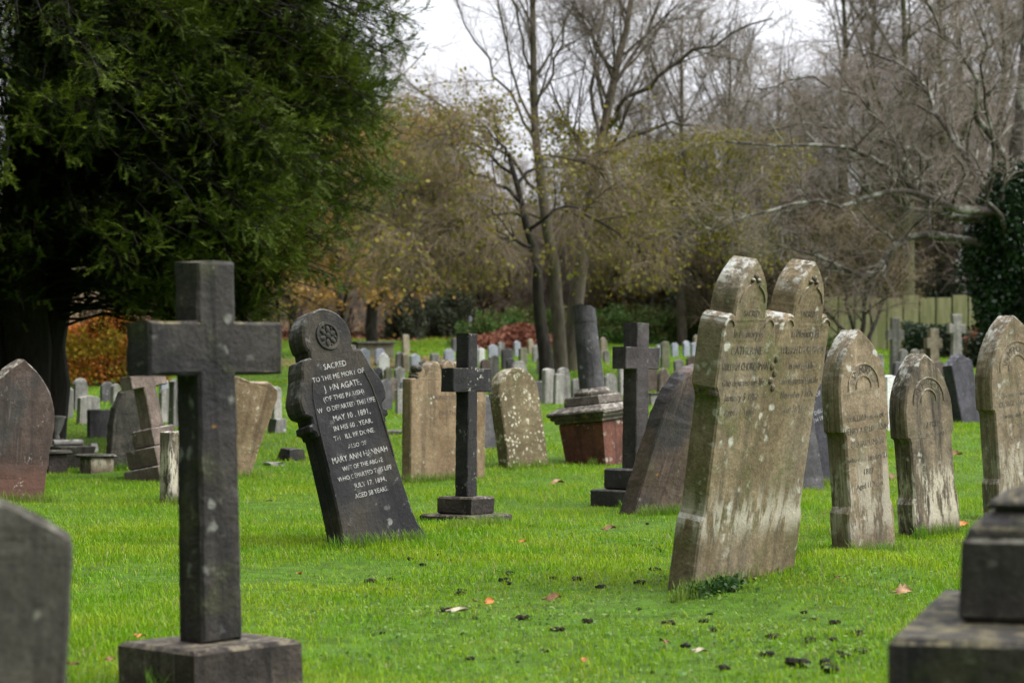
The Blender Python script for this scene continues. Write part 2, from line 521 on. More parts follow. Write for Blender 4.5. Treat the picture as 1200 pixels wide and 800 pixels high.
M['sand_side'] = stone_mat('grey sandstone', (0.1485, 0.1120, 0.0688), (0.2530, 0.1960, 0.1264), (0.055, 0.045, 0.033), .62, (0.46, 0.45, 0.39), .40, 1.0, (0.48, 0.48, 0.43), moss=.35, flake=(.12, .62, (0.42, 0.385, 0.31), .6), tan=(0.19, 0.155, 0.105))
M['sand_stained'] = stone_mat('stained sandstone', (0.0825, 0.0650, 0.0430), (0.1870, 0.1480, 0.0989), (0.03, 0.027, 0.024), .9, (0.42, 0.40, 0.34), .30, 1.0, (0.46, 0.46, 0.42), moss=.35, flake=(.06, .52, (0.45, 0.41, 0.32), .95))
M['brown_stone'] = stone_mat('brown sandstone', (0.16, 0.108, 0.06), (0.26, 0.19, 0.115), (0.075, 0.055, 0.035), .6, (0.5, 0.46, 0.36), .36, .7, (0.36, 0.34, 0.28), moss=.25, spot_scale=17)
M['lichen_stone'] = stone_mat('spotted olive stone', (0.105, 0.082, 0.042), (0.17, 0.135, 0.075), (0.06, 0.047, 0.026), .5, (0.55, 0.52, 0.40), .72, 1.0, (0.42, 0.4, 0.3), moss=.4, spot_scale=22)
M['pink_stone'] = stone_mat('pink brown granite', (0.050, 0.034, 0.028), (0.10, 0.068, 0.056), (0.03, 0.025, 0.022), .8, (0.3, 0.26, 0.23), .24, 1.0, (0.34, 0.33, 0.26), tan=(0.045, 0.041, 0.037), foot=(.30, (0.115, 0.055, 0.040), .8), spot_scale=40)
M['red_stone'] = stone_mat('red sandstone', (0.085, 0.032, 0.022), (0.15, 0.060, 0.040), (0.04, 0.02, 0.016), .5, (0.42, 0.39, 0.33), .36, .6, (0.4, 0.38, 0.3), spot_scale=9)
M['capital_stone'] = stone_mat('lichened moulding stone', (0.06, 0.05, 0.042), (0.13, 0.11, 0.09), (0.03, 0.025, 0.022), .4, (0.40, 0.39, 0.33), .42, .7, (0.38, 0.36, 0.30), orange=.25)
M['column_stone'] = stone_mat('dark column stone', (0.042, 0.041, 0.044), (0.085, 0.082, 0.085), (0.028, 0.027, 0.029), .4, (0.24, 0.24, 0.23), .26, 1.0, (0.28, 0.27, 0.2))
M['slate_leaning'] = stone_mat('brown faced slate', (0.0806, 0.0559, 0.0432), (0.1624, 0.1127, 0.0873), (0.024, 0.022, 0.022), .7, (0.26, 0.25, 0.23), .22, .7, (0.10, 0.10, 0.115), moss=.2, orange=.25, tan=(0.045, 0.04, 0.041))
M['slate_blue'] = stone_mat('blue grey slate', (0.034, 0.033, 0.040), (0.068, 0.066, 0.078), (0.022, 0.021, 0.026), .5, (0.3, 0.3, 0.3), .16, .6, (0.22, 0.22, 0.24))
M['olive_dark'] = stone_mat('olive dark stone', (0.030, 0.028, 0.022), (0.074, 0.068, 0.052), (0.014, 0.013, 0.011), .75, (0.26, 0.26, 0.20), .28, .5, (0.24, 0.23, 0.19), bump=.6)
M['bg_grey'] = stone_mat('grey weathered stone', (0.1334, 0.1278, 0.1187), (0.2530, 0.2412, 0.2236), (0.065, 0.064, 0.06), .75, (0.45, 0.45, 0.42), .28, .7, moss=.25, bump=.4)
M['bg_dark'] = stone_mat('dark weathered stone', (0.058, 0.055, 0.058), (0.11, 0.105, 0.108), (0.035, 0.033, 0.034), .6, (0.3, 0.3, 0.28), .14, .5, bump=.3)
M['bg_blue'] = stone_mat('pale blue grey stone', (0.25, 0.27, 0.325), (0.37, 0.39, 0.445), (0.15, 0.16, 0.18), .45, (0.45, 0.45, 0.45), .15, .5, bump=.3)
M['bg_pale'] = stone_mat('pale streaked stone', (0.2322, 0.2201, 0.2000), (0.3612, 0.3444, 0.3120), (0.13, 0.125, 0.12), .7, (0.5, 0.5, 0.45), .25, .5, bump=.3, orange=.2)
M['bg_white'] = stone_mat('white marble', (0.60, 0.60, 0.58), (0.74, 0.74, 0.72), (0.45, 0.45, 0.43), .3, (0.5, 0.5, 0.45), 0, .2, bump=.15)
M['bg_tan'] = stone_mat('tan weathered stone', (0.20, 0.165, 0.115), (0.31, 0.265, 0.195), (0.11, 0.09, 0.06), .5, (0.45, 0.43, 0.36), .25, .5, bump=.3)
M['bg_olive'] = stone_mat('olive green stone', (0.13, 0.13, 0.082), (0.20, 0.20, 0.135), (0.08, 0.08, 0.05), .5, (0.4, 0.4, 0.33), .2, .5, bump=.3)
M['bg_brown'] = stone_mat('brown weathered stone', (0.10, 0.075, 0.06), (0.17, 0.135, 0.11), (0.055, 0.042, 0.035), .6, (0.4, 0.37, 0.3), .2, .5, bump=.3)
M['ink_white'] = ink_mat('worn white lettering', (0.36, 0.355, 0.34), (0.035, 0.033, 0.033), .64, 24)
M['ink_grey'] = ink_mat('worn grey lettering', (0.36, 0.36, 0.37), (0.07, 0.07, 0.08), .6, 12)
M['ink_dark'] = ink_mat('worn dark lettering', (0.055, 0.046, 0.035), (0.19, 0.163, 0.12), .55, 13)

# ------------------------------------------------------------------ crosses
def cross_thing(px, py, a, lean, label, mat, bmat, W, T, H, arm, L, steps, bev=.008, group=None, pitch=0, slab=None, jit=.004, dy=0):
    """steps = list of (size x, size y, z0, z1) bottom first"""
    p, d, R = stand(px, py, a, lean, pitch)
    t = empty('grave_cross', p, R)
    tag(t, label, 'cross', group)
    zb = steps[-1][3] if steps else SINK
    bm = bmesh.new()
    o = cross_outline(W, H, arm[0], arm[1], L, zb + (0.0 if steps else 0), 1.08)
    o = Outline(densify(list(o) + [o[0]], .045)[:-1]); o.jit = .0016
    loft(bm, o, slab_rings(T, bev))
    bm_obj('cross_shaft', bm, mat, t)
    for i, (sx, sy, z0, z1) in enumerate(steps):
        bm = bmesh.new()
        box_bm(bm, -sx / 2, sx / 2, -sy / 2, sy / 2, z0, z1, .014 if sx < .5 and i == len(steps) - 1 else .012, None, jit)
        bm_obj('plinth' if i == len(steps) - 1 else 'base_slab', bm, bmat, t)
    return t

cross_thing(248, 806, 35, -1.0, 'large blackened stone cross in front, blocking the view across the left of the lawn', M['cross_dark'], M['block_dark'],
            .150, .140, 1.40, (1.03, 1.205), .53, [(.425, .425, -.15, .158)], bev=.010)
cross_thing(546, 613, 54, 0.3, 'slim black cross flecked with white, on a square plinth and flat slab', M['cross_spot'], M['block_dark'],
            .112, .112, 1.335, (.92, 1.09), .47, [(.47, .47, -.08, .050), (.285, .30, .050, .175)], bev=.006)
cross_thing(744, 589, 50, 0.5, 'dark grey cross on two steps, beside the leaning curved slate', M['cross_grey'], M['cross_grey'],
            .155, .150, 1.50, (1.12, 1.30), .44, [(.52, .52, -.1, .125), (.36, .36, .125, .30)], bev=.006)
cross_thing(190, 560, 45, -11, 'tilting brown cross on three steps, half hidden by the front cross', M['bg_brown'], M['bg_brown'],
            .16, .16, 1.20, (.90, 1.03), .48, [(.52, .48, -.12, .13), (.44, .40, .13, .32), (.30, .28, .32, .50)], bev=.008)

# ------------------------------------------------------------------ black leaning slate with white lettering
def black_slate():
    p, d, R = stand(440, 638, 40, -15.5, 3)
    t = empty('headstone', p, R)
    tag(t, 'black headstone leaning left, with white lettering and a carved flower in its round head', 'headstone')
    T = .165
    half = [(.36, SINK), (.345, -.01), (.315, .05), (.298, .13), (.285, .30), (.272, .60), (.268, .715), (.285, .725), (.288, .75), (.318, .765), (.318, .80), (.290, .812),
            (.290, .845), (.335, .87), (.345, .90), (.345, .955), (.335, .985), (.278, 1.095), (.264, 1.145), (.238, 1.20), (.212, 1.21), (.178, 1.212), (.174, 1.25)]
    half += [(.192 * math.cos(a), 1.31 + .192 * math.sin(a)) for a in np.linspace(-.25, math.pi / 2, 12)]
    half[-1] = (0, half[-1][1])
    bm = bmesh.new(); loft(bm, full(half, .0012), slab_rings(T, .012, [(.35, 0), (.42, .006), (.5, .006), (.57, 0)]))
    sl = bm_obj('slab', bm, M['slate_dark'], t)
    y = -T / 2 - .0015
    ln = [('SACRED', -.005, 1.120, .040, .20), ('TO THE ME MORY OF', 0, 1.055, .034, .43), ('J  HN AGATE,', .01, .985, .043, .30), ('(OF THIS PARISH)', .0, .925, .034, .36),
          ('W   O DEPARTED THIS LIFE', 0, .862, .034, .47), ('MAY 10 . 1891,', .02, .795, .040, .30), ('IN HIS 60 . YEAR.', .01, .735, .034, .32), ('TH   ILL BE DONE.', .0, .675, .033, .34),
          ('ALSO OF', .0, .610, .030, .16), ('MARY ANN HANNAH', 0, .540, .042, .45), ('WIFE OF THE ABOVE', 0, .482, .032, .33), ('WHO DEPARTED THIS LIFE', 0, .425, .032, .44),
          ('JULY 17. 1894,', .02, .362, .034, .28), ('AGED 58 YEARS.', .01, .300, .033, .27)]
    letter([(a, b, c, s * .92, w) for a, b, c, s, w in ln], y, M['ink_white'], sl)
    # carved flower roundel
    bm = bmesh.new(); cz = 1.325; yf = -T / 2
    ring_arc_bm(bm, 0, cz, .080, yf - .001, .012, 0, 360, .010, 28)
    for k in range(6):
        ph = math.radians(60 * k + 15)
        c = Vector((.042 * math.cos(ph), yf - .002, cz + .042 * math.sin(ph)))
        mt = Matrix.Translation(c) @ Matrix.Rotation(-ph, 4, 'Y') @ Matrix.Diagonal((.025, .010, .016, 1))
        bmesh.ops.create_icosphere(bm, subdivisions=2, radius=1, matrix=mt)
    bmesh.ops.create_icosphere(bm, subdivisions=2, radius=1, matrix=Matrix.Translation((0, yf - .004, cz)) @ Matrix.Diagonal((.020, .012, .020, 1)))
    for k in range(6):
        ph = math.radians(60 * k + 45)
        c = Vector((.062 * math.cos(ph), yf - .001, cz + .062 * math.sin(ph)))
        bmesh.ops.create_icosphere(bm, subdivisions=1, radius=1, matrix=Matrix.Translation(c) @ Matrix.Diagonal((.010, .008, .010, 1)))
    bm_obj('carved_flower', bm, M['olive_dark'], sl)
    # raised side fillets
    for s in (-1, 1):
        bm = bmesh.new()
        pts = [(.262, .50), (.255, .80), (.238, .96), (.21, 1.06)]
        for (xa, za), (xb, zb) in zip(pts[:-1], pts[1:]):
            vs = []
            for x_, z_ in ((xa, za), (xb, zb)):
                vs.append([bm.verts.new((s * (x_ + o), yf - h_, z_)) for o, h_ in ((-.008, 0), (-.004, .006), (.004, .006), (.008, 0))])
            for i in range(3): bm.faces.new((vs[0][i], vs[0][i + 1], vs[1][i + 1], vs[1][i]))
        bm_obj('moulding', bm, M['slate_dark'], sl)
black_slate()

# ------------------------------------------------------------------ double headed stone
def double_stone():
    p, d, R = stand(857, 690, 57, 0, 0, fwd=9.6, roll=-1.2)
    p.z -= .03
    t = empty('headstone', p, R)
    tag(t, 'tall sandstone headstone with twin pointed heads capped in white lichen', 'headstone')
    T = .145; zt = 1.585
    lobe_out = chaikin([(.478, 1.20), (.478, 1.285), (.465, 1.335), (.432, 1.36), (.400, 1.352)], 2)
    lobe_up = chaikin([(.400, 1.352), (.398, 1.43), (.375, 1.50), (.325, 1.565), (.262, zt + .03)], 2)
    lobe_dn = chaikin([(.262, zt + .03), (.199, 1.565), (.149, 1.50), (.126, 1.43), (.124, 1.352)], 2)
    lobe_in = chaikin([(.124, 1.352), (.092, 1.36), (.048, 1.335), (.020, 1.28), (0, 1.20)], 2)
    half = [(.455, SINK), (.455, .345), (.450, .37), (.434, .395), (.430, .42), (.436, .94), (.455, .985), (.478, 1.01)] + lobe_out + lobe_up[1:] + lobe_dn[1:] + lobe_in[1:]
    bm = bmesh.new(); loft(bm, full(half, .0008), slab_rings(T, .009))
    sl = bm_obj('slab', bm, M['sand_big'], t)
    y = -T / 2 - .0012
    L = [('SACRED', -.255, 1.345, .030, .13), ('In Memory of', -.255, 1.245, .042, .26), ('CATHERINE', -.255, 1.165, .038, .27), ('WILLIAM CHURCHMAN', -.25, 1.09, .038, .40),
         ('who departed this life', -.25, 1.015, .036, .36), ('January 5 1887', -.25, .945, .036, .30), ('Aged 61 Years', -.25, .875, .036, .26),
         ('SACRED', .255, 1.345, .030, .13), ('In Memory of', .255, 1.245, .042, .26), ('WILLIAM CHURCHMAN', .25, 1.165, .038, .40), ('of this parish', .25, 1.09, .034, .22),
         ('who departed this life', .25, 1.015, .036, .36), ('November 7 1876', .25, .945, .036, .30), ('Aged 56 Years', .25, .875, .036, .26)]
    letter(L, y, M['ink_dark'], sl)
    yf = -T / 2
    for s in (-1, 1):
        bm = bmesh.new()      # eyelet leaf carved under each point
        for dx, dz, rx, rz in ((0, 1.535, .018, .016), (-.026, 1.515, .015, .012), (.026, 1.515, .015, .012)):
            bmesh.ops.create_icosphere(bm, subdivisions=2, radius=1, matrix=Matrix.Translation((s * .262 + dx, yf - .002, dz)) @ Matrix.Diagonal((rx, .014, rz, 1)))
        bm_obj('carved_eyelet', bm, M['sand_stained'], sl)
        for cx, cz, r, hw, t0, t1 in ((s * .262, 1.385, .112, .005, 15, 70), (s * .262, 1.385, .112, .005, 110, 165), (s * .262 + .172, 1.292, .040, .005, 10, 170), (s * .262 - .172, 1.292, .040, .005, 10, 170)):
            bm = bmesh.new(); ring_arc_bm(bm, cx, cz, r, yf, hw, t0, t1, .007, 9); bm_obj('carved_moulding', bm, M['sand_side'], sl)
    bm = bmesh.new()
    for k in range(5):
        bmesh.ops.create_icosphere(bm, subdivisions=2, radius=1, matrix=Matrix.Translation(((-1) ** k * .014, yf - .003, 1.00 + k * .035)) @ Matrix.Diagonal((.016, .010, .018, 1)))
    bm_obj('carved_foliage', bm, M['sand_stained'], sl)
    bm = bmesh.new()          # leafy stop on the left arris
    for k in range(4):
        bmesh.ops.create_icosphere(bm, subdivisions=2, radius=1, matrix=Matrix.Translation((-.452 + .012 * (k % 2), -.045 + .03 * k, .985 + .012 * ((k * 7) % 3))) @ Matrix.Diagonal((.026, .026, .03, 1)))
    bm_obj('carved_stop', bm, M['sand_stained'], sl)
double_stone()

# ------------------------------------------------------------------ three gothic stones on the right
def gothic(px, py, a, lean, W, H, T, mat, label, lines, arch, zc=.56, zp=.20, plinth=.03, pitch=0):
    p, d, R = stand(px, py, a, 0, pitch, roll=lean)
    t = empty('headstone', p, R); tag(t, label, 'headstone', 'pointed sandstone headstones in a row')
    w = W / 2
    Rr = W * 1.02; c = w - Rr; t1 = math.acos(-c / Rr); hh = Rr * math.sin(t1)
    half = [(w - .008, SINK), (w - .008, zp * H), (w - .014, zp * H + .012), (w - .030, zp * H + .04), (w - .030, zc * H - .035), (w - .022, zc * H - .012), (w, zc * H)]
    half += [(c + Rr * math.cos(s), H - hh + Rr * math.sin(s)) for s in np.linspace(0, t1, 12)]
    if H - hh < zc * H: half = [q for q in half[:7]] + [q for q in half[7:] if q[1] > zc * H + .01]
    half[-1] = (0, half[-1][1])
    bm = bmesh.new(); loft(bm, full(half, .0012), slab_rings(T, .011, [(.30, 0), (.33, .005), (.37, .005), (.40, 0), (.58, 0), (.62, .005), (.66, .005), (.7, 0)]))
    sl = bm_obj('slab', bm, mat, t)
    yf = -T / 2
    letter([(s_, x, z * H, k, mw) for s_, x, z, k, mw in lines], yf - .0012, M['ink_dark'], sl)
    bm_obj('lettering', arc_text_bm(arch, 0, .745 * H, W * .19, .048, yf - .0012, 165), M['ink_dark'], sl)
    for r in (W * .155, W * .315):
        bm = bmesh.new(); ring_arc_bm(bm, 0, .745 * H, r, yf, .006, -5, 185, .006, 16); bm_obj('carved_arch', bm, mat, sl)

gothic(1013, 645, 50, -5.5, .44, 1.35, .15, M['sand_side'], 'grey gothic headstone cracked near its foot, right of the twin headed stone',
       [('WILLIAM son of', 0, .60, .036, .36), ('HENRY & ELLEN ANN', 0, .545, .038, .40), ('CHURCHMAN', 0, .485, .038, .30), ('who died January 27', 0, .42, .034, .36), ('1887', 0, .36, .036, .12), ('Aged 11 Years', 0, .30, .034, .24)], 'IN MEMORY OF')
gothic(1090, 627, 49, -6.5, .47, 1.21, .15, M['sand_stained'], 'darkly stained gothic headstone with a pale flaking foot, shortest of its row',
       [('ALFRED', .02, .60, .036, .2), ('CHURCHMAN', 0, .54, .034, .30)], 'IN MEMORY')
gothic(1194, 607, 50, -5.5, .62, 1.52, .16, M['sand_side'], 'tall grey gothic headstone at the right edge, behind the black tomb',
       [('In loving memory', 0, .61, .036, .38), ('GEORGE CHURCHMAN', 0, .565, .040, .46), ('who died April 12', 0, .51, .036, .36), ('1881', 0, .455, .038, .12), ('Aged 70 Years', 0, .40, .036, .3)], 'IN MEMORY OF')

# ------------------------------------------------------------------ single slabs of the near and middle rows
def slab(px, py, a, lean, W, H, T, kind, mat, label, group=None, pitch=0, jit=.003, step=.06, bev=.010, mould=None, half=None):
    p, d, R = stand(px, py, a, lean, pitch)
    bm = bmesh.new()
    loft(bm, full(half or half_outline(kind, W, H), jit, step), slab_rings(T, bev, mould))
    o = bm_obj('headstone', bm, mat)
    o.location = p; o.rotation_euler = R.to_euler()
    return tag(o, label, 'headstone', group)

slab(12, 587, 30, 4.0, .66, 1.19, .13, 'pointed', M['pink_stone'], 'pinkish brown pointed headstone at the left edge under the yew', half=[(.27, SINK), (.31, .45)] + [(x, z) for x, z in half_outline('pointed', .68, 1.19)[1:]])
# near stone, bottom left
slab(-44, 1000, 22, 2.5, .40, .735, .12, 'camber', M['olive_dark'], 'blurred dark headstone at the bottom left corner, closest of all', jit=.0015, bev=.016,
     half=[(.20, SINK), (.205, .60)] + chaikin([(.205, .60), (.205, .655), (.175, .675), (.08, .725), (0, .75)], 2)[1:])
# leaning dark slate with a curved back
slab(764, 600, 47, 17.5, .60, 1.20, .15, 'segment', M['slate_leaning'], 'dark slate with a curved top leaning hard to the right against the twin headed stone', pitch=-2,
     half=chaikin([(.28, SINK), (.29, .40), (.29, .72), (.27, .93), (.17, 1.12), (0, 1.20)], 2))
# brown scalloped stone
def scalloped():
    p, d, R = stand(520, 560, 40, .5)
    t = empty('headstone', p, R); tag(t, 'broad brown headstone with a scalloped top and a dark scroll, behind the slim black cross', 'headstone')
    T = .14; H = 1.15
    half = [(.48, SINK), (.48, .95), (.475, .975), (.40, .99)] + chaikin([(.40, .99), (.41, 1.05), (.36, 1.10), (.30, 1.07), (.29, 1.01)], 2)[1:] + chaikin([(.29, 1.01), (.26, 1.10), (.19, 1.16), (.11, 1.13), (.095, 1.03)], 2)[1:] + chaikin([(.095, 1.03), (.07, 1.12), (0, 1.17)], 2)[1:]
    bm = bmesh.new(); loft(bm, full(half, .002), slab_rings(T, .012))
    sl = bm_obj('slab', bm, M['brown_stone'], t)
    bm = bmesh.new(); bmesh.ops.create_icosphere(bm, subdivisions=2, radius=1, matrix=Matrix.Translation((-.375, -.02, 1.075)) @ Matrix.Diagonal((.055, .07, .045, 1)))
    bmesh.ops.create_icosphere(bm, subdivisions=2, radius=1, matrix=Matrix.Translation((-.40, -.01, .995)) @ Matrix.Diagonal((.04, .07, .03, 1)))
    bm_obj('scroll', bm, M['olive_dark'], sl)
    letter([('IN', 0, .86, .04, None), ('LOVING MEMORY', 0, .78, .045, .5), ('OF', 0, .71, .04, None), ('MARTHA', 0, .63, .045, .4)], -T / 2 - .001, M['bg_brown'], sl)
scalloped()
slab(614, 546, 42, -8, .56, 1.03, .17, 'round', M['lichen_stone'], 'round topped olive headstone covered in pale lichen spots, leaning left', jit=.003)
slab(572, 527, 42, -2, .26, .62, .10, 'flat', M['bg_dark'], 'narrow dark slab glimpsed between the slim black cross and the spotted stone')
slab(268, 559, 25, 13, .52, .98, .13, 'camber', M['brown_stone'], 'brown headstone with a worn top leaning right, just behind the front cross',
     half=[(.20, SINK), (.225, .3), (.30, .84), (.28, .93), (.18, .985), (.10, .97), (0, .95)])
slab(152, 549, 28, 4, .52, .85, .12, 'round', M['olive_dark'], 'dark round shouldered headstone streaked with pale runs, left of the tilting cross',
     half=[(.25, SINK), (.26, .42), (.24, .60), (.17, .76), (.05, .85), (0, .86)])
slab(205, 589, 42, 0, .24, .58, .12, 'flat', M['sand_stained'], 'low broken stump patched with pale lichen, tucked against the front cross', half=[(.12, SINK), (.12, .575), (.06, .59), (0, .565)])
# pair of slates behind the double stone
def text_slate():
    p, d, R = stand(974, 563, 46, 0, 0, fwd=-4, roll=-17)
    t = empty('headstone', p, R); tag(t, 'blue grey slate with white lettering, leaning left behind the twin headed stone', 'headstone')
    bm = bmesh.new(); loft(bm, full(half_outline('segment', .60, 1.20), .002, .06), slab_rings(.10, .008))
    sl = bm_obj('slab', bm, M['slate_blue'], t)
    letter([('IN', -.05, .98, .04, None), ('LOVING', -.05, .91, .045, None), ('MEMORY OF', -.05, .84, .045, .36), ('MARY', -.05, .76, .045, None), ('WHO DIED', -.05, .68, .04, .3), ('MAY 4TH 1899', -.05, .61, .04, .4)], -.0512, M['ink_grey'], sl)
text_slate()
slab(946, 571, 38, -9, .34, .74, .10, 'flat', M['bg_dark'], 'second dark slate leaning behind the lettered slate, at the twin stone\'s edge')

# ------------------------------------------------------------------ broken column on a red pedestal
def broken_column():
    p, d, R = stand(703, 541, 55, -6)
    t = empty('column_monument', p, R); tag(t, 'tilted broken column on a red sandstone pedestal with a lichened cornice', 'monument')
    bm = bmesh.new(); box_bm(bm, -.25, .25, -.25, .25, -.15, .455, .012, (1.14, 1.14), .004); bm_obj('pedestal', bm, M['red_stone'], t)
    bm = bmesh.new()
    for hs, z0, z1 in ((.315, .455, .495), (.345, .495, .535), (.37, .535, .575)):
        box_bm(bm, -hs, hs, -hs, hs, z0, z1, .010, (1.03, 1.03), .004)
    box_bm(bm, -.375, .375, -.375, .375, .575, .635, .004, (.72, .72), .004)
    bm_obj('cornice', bm, M['capital_stone'], t)
    bm = bmesh.new(); box_bm(bm, -.235, .235, -.235, .235, .635, .735, .012, (.92, .92), .006); lathe_bm(bm, [(.20, .735), (.205, .755), (.20, .775), (.165, .80), (.15, .815)], 24)
    bm_obj('column_base', bm, M['capital_stone'], t)
    bm = bmesh.new(); seg = 28; rings = []
    for r, z in ((.138, .815), (.136, .95), (.130, 1.2), (.124, 1.45), (.124, 1.52), (.128, 1.54), (.126, 1.60)):
        rings.append([bm.verts.new((r * math.cos(6.2832 * i / seg), r * math.sin(6.2832 * i / seg), z)) for i in range(seg)])
    rings.append([bm.verts.new((.122 * math.cos(6.2832 * i / seg), .122 * math.sin(6.2832 * i / seg), 1.68 - .045 * math.cos(6.2832 * i / seg) + random.gauss(0, .006))) for i in range(seg)])
    for a, b in zip(rings[:-1], rings[1:]):
        for i in range(seg): bm.faces.new((a[i], a[(i + 1) % seg], b[(i + 1) % seg], b[i]))
    cv = bm.verts.new((0, 0, 1.69))
    for i in range(seg): bm.faces.new((rings[-1][i], rings[-1][(i + 1) % seg], cv))
    bm.faces.new(list(reversed(rings[0])))
    for v in bm.verts:
        v.co.x += random.gauss(0, .0015); v.co.y += random.gauss(0, .0015)
    bm_obj('broken_column', bm, M['column_stone'], t)
broken_column()

# ------------------------------------------------------------------ black tomb base, bottom right
def black_tomb():
    c = Vector((.807, 4.586, 0)); R = Matrix.Rotation(math.radians(-17), 3, 'Z')
    t = empty('tomb', c, R); tag(t, 'black stepped tomb base with a moulded pedestal at the bottom right corner', 'tomb')
    bm = bmesh.new(); box_bm(bm, 0, 1.05, 0, 1.15, -.15, .455, .014, None, .002); bm_obj('plinth', bm, M['cross_dark'], t)
    bm = bmesh.new(); box_bm(bm, .125, .925, .33, 1.05, .455, .655, .016, None, .002); bm_obj('pedestal', bm, M['olive_dark'], t)
    bm = bmesh.new()
    w, dp = .40, .36
    prof = [(.012, .655), (.016, .668), (.028, .684), (.050, .698), (.072, .706), (.076, .711), (.060, .716), (.056, .724), (.062, .732), (.085, .738), (.10, .748), (.13, .765)]
    rs = []
    for i_, z in prof:
        hx, hy = w - i_, dp - i_
        rs.append([bm.verts.new((.525 + a * hx, .69 + b * hy, z)) for a, b in ((-1, -1), (1, -1), (1, 1), (-1, 1))])
    for a, b in zip(rs[:-1], rs[1:]):
        for i in range(4): bm.faces.new((a[i], a[(i + 1) % 4], b[(i + 1) % 4], b[i]))
    bm.faces.new(list(reversed(rs[0]))); bm.faces.new(rs[-1])
    bm_obj('moulded_cap', bm, M['cross_dark'], t)
    bm = bmesh.new(); box_bm(bm, .525 - .20, .525 + .20, .69 - .16, .69 + .16, .765, .90, .02, (.8, .8), .002); bm_obj('top_block', bm, M['cross_dark'], t)
black_tomb()
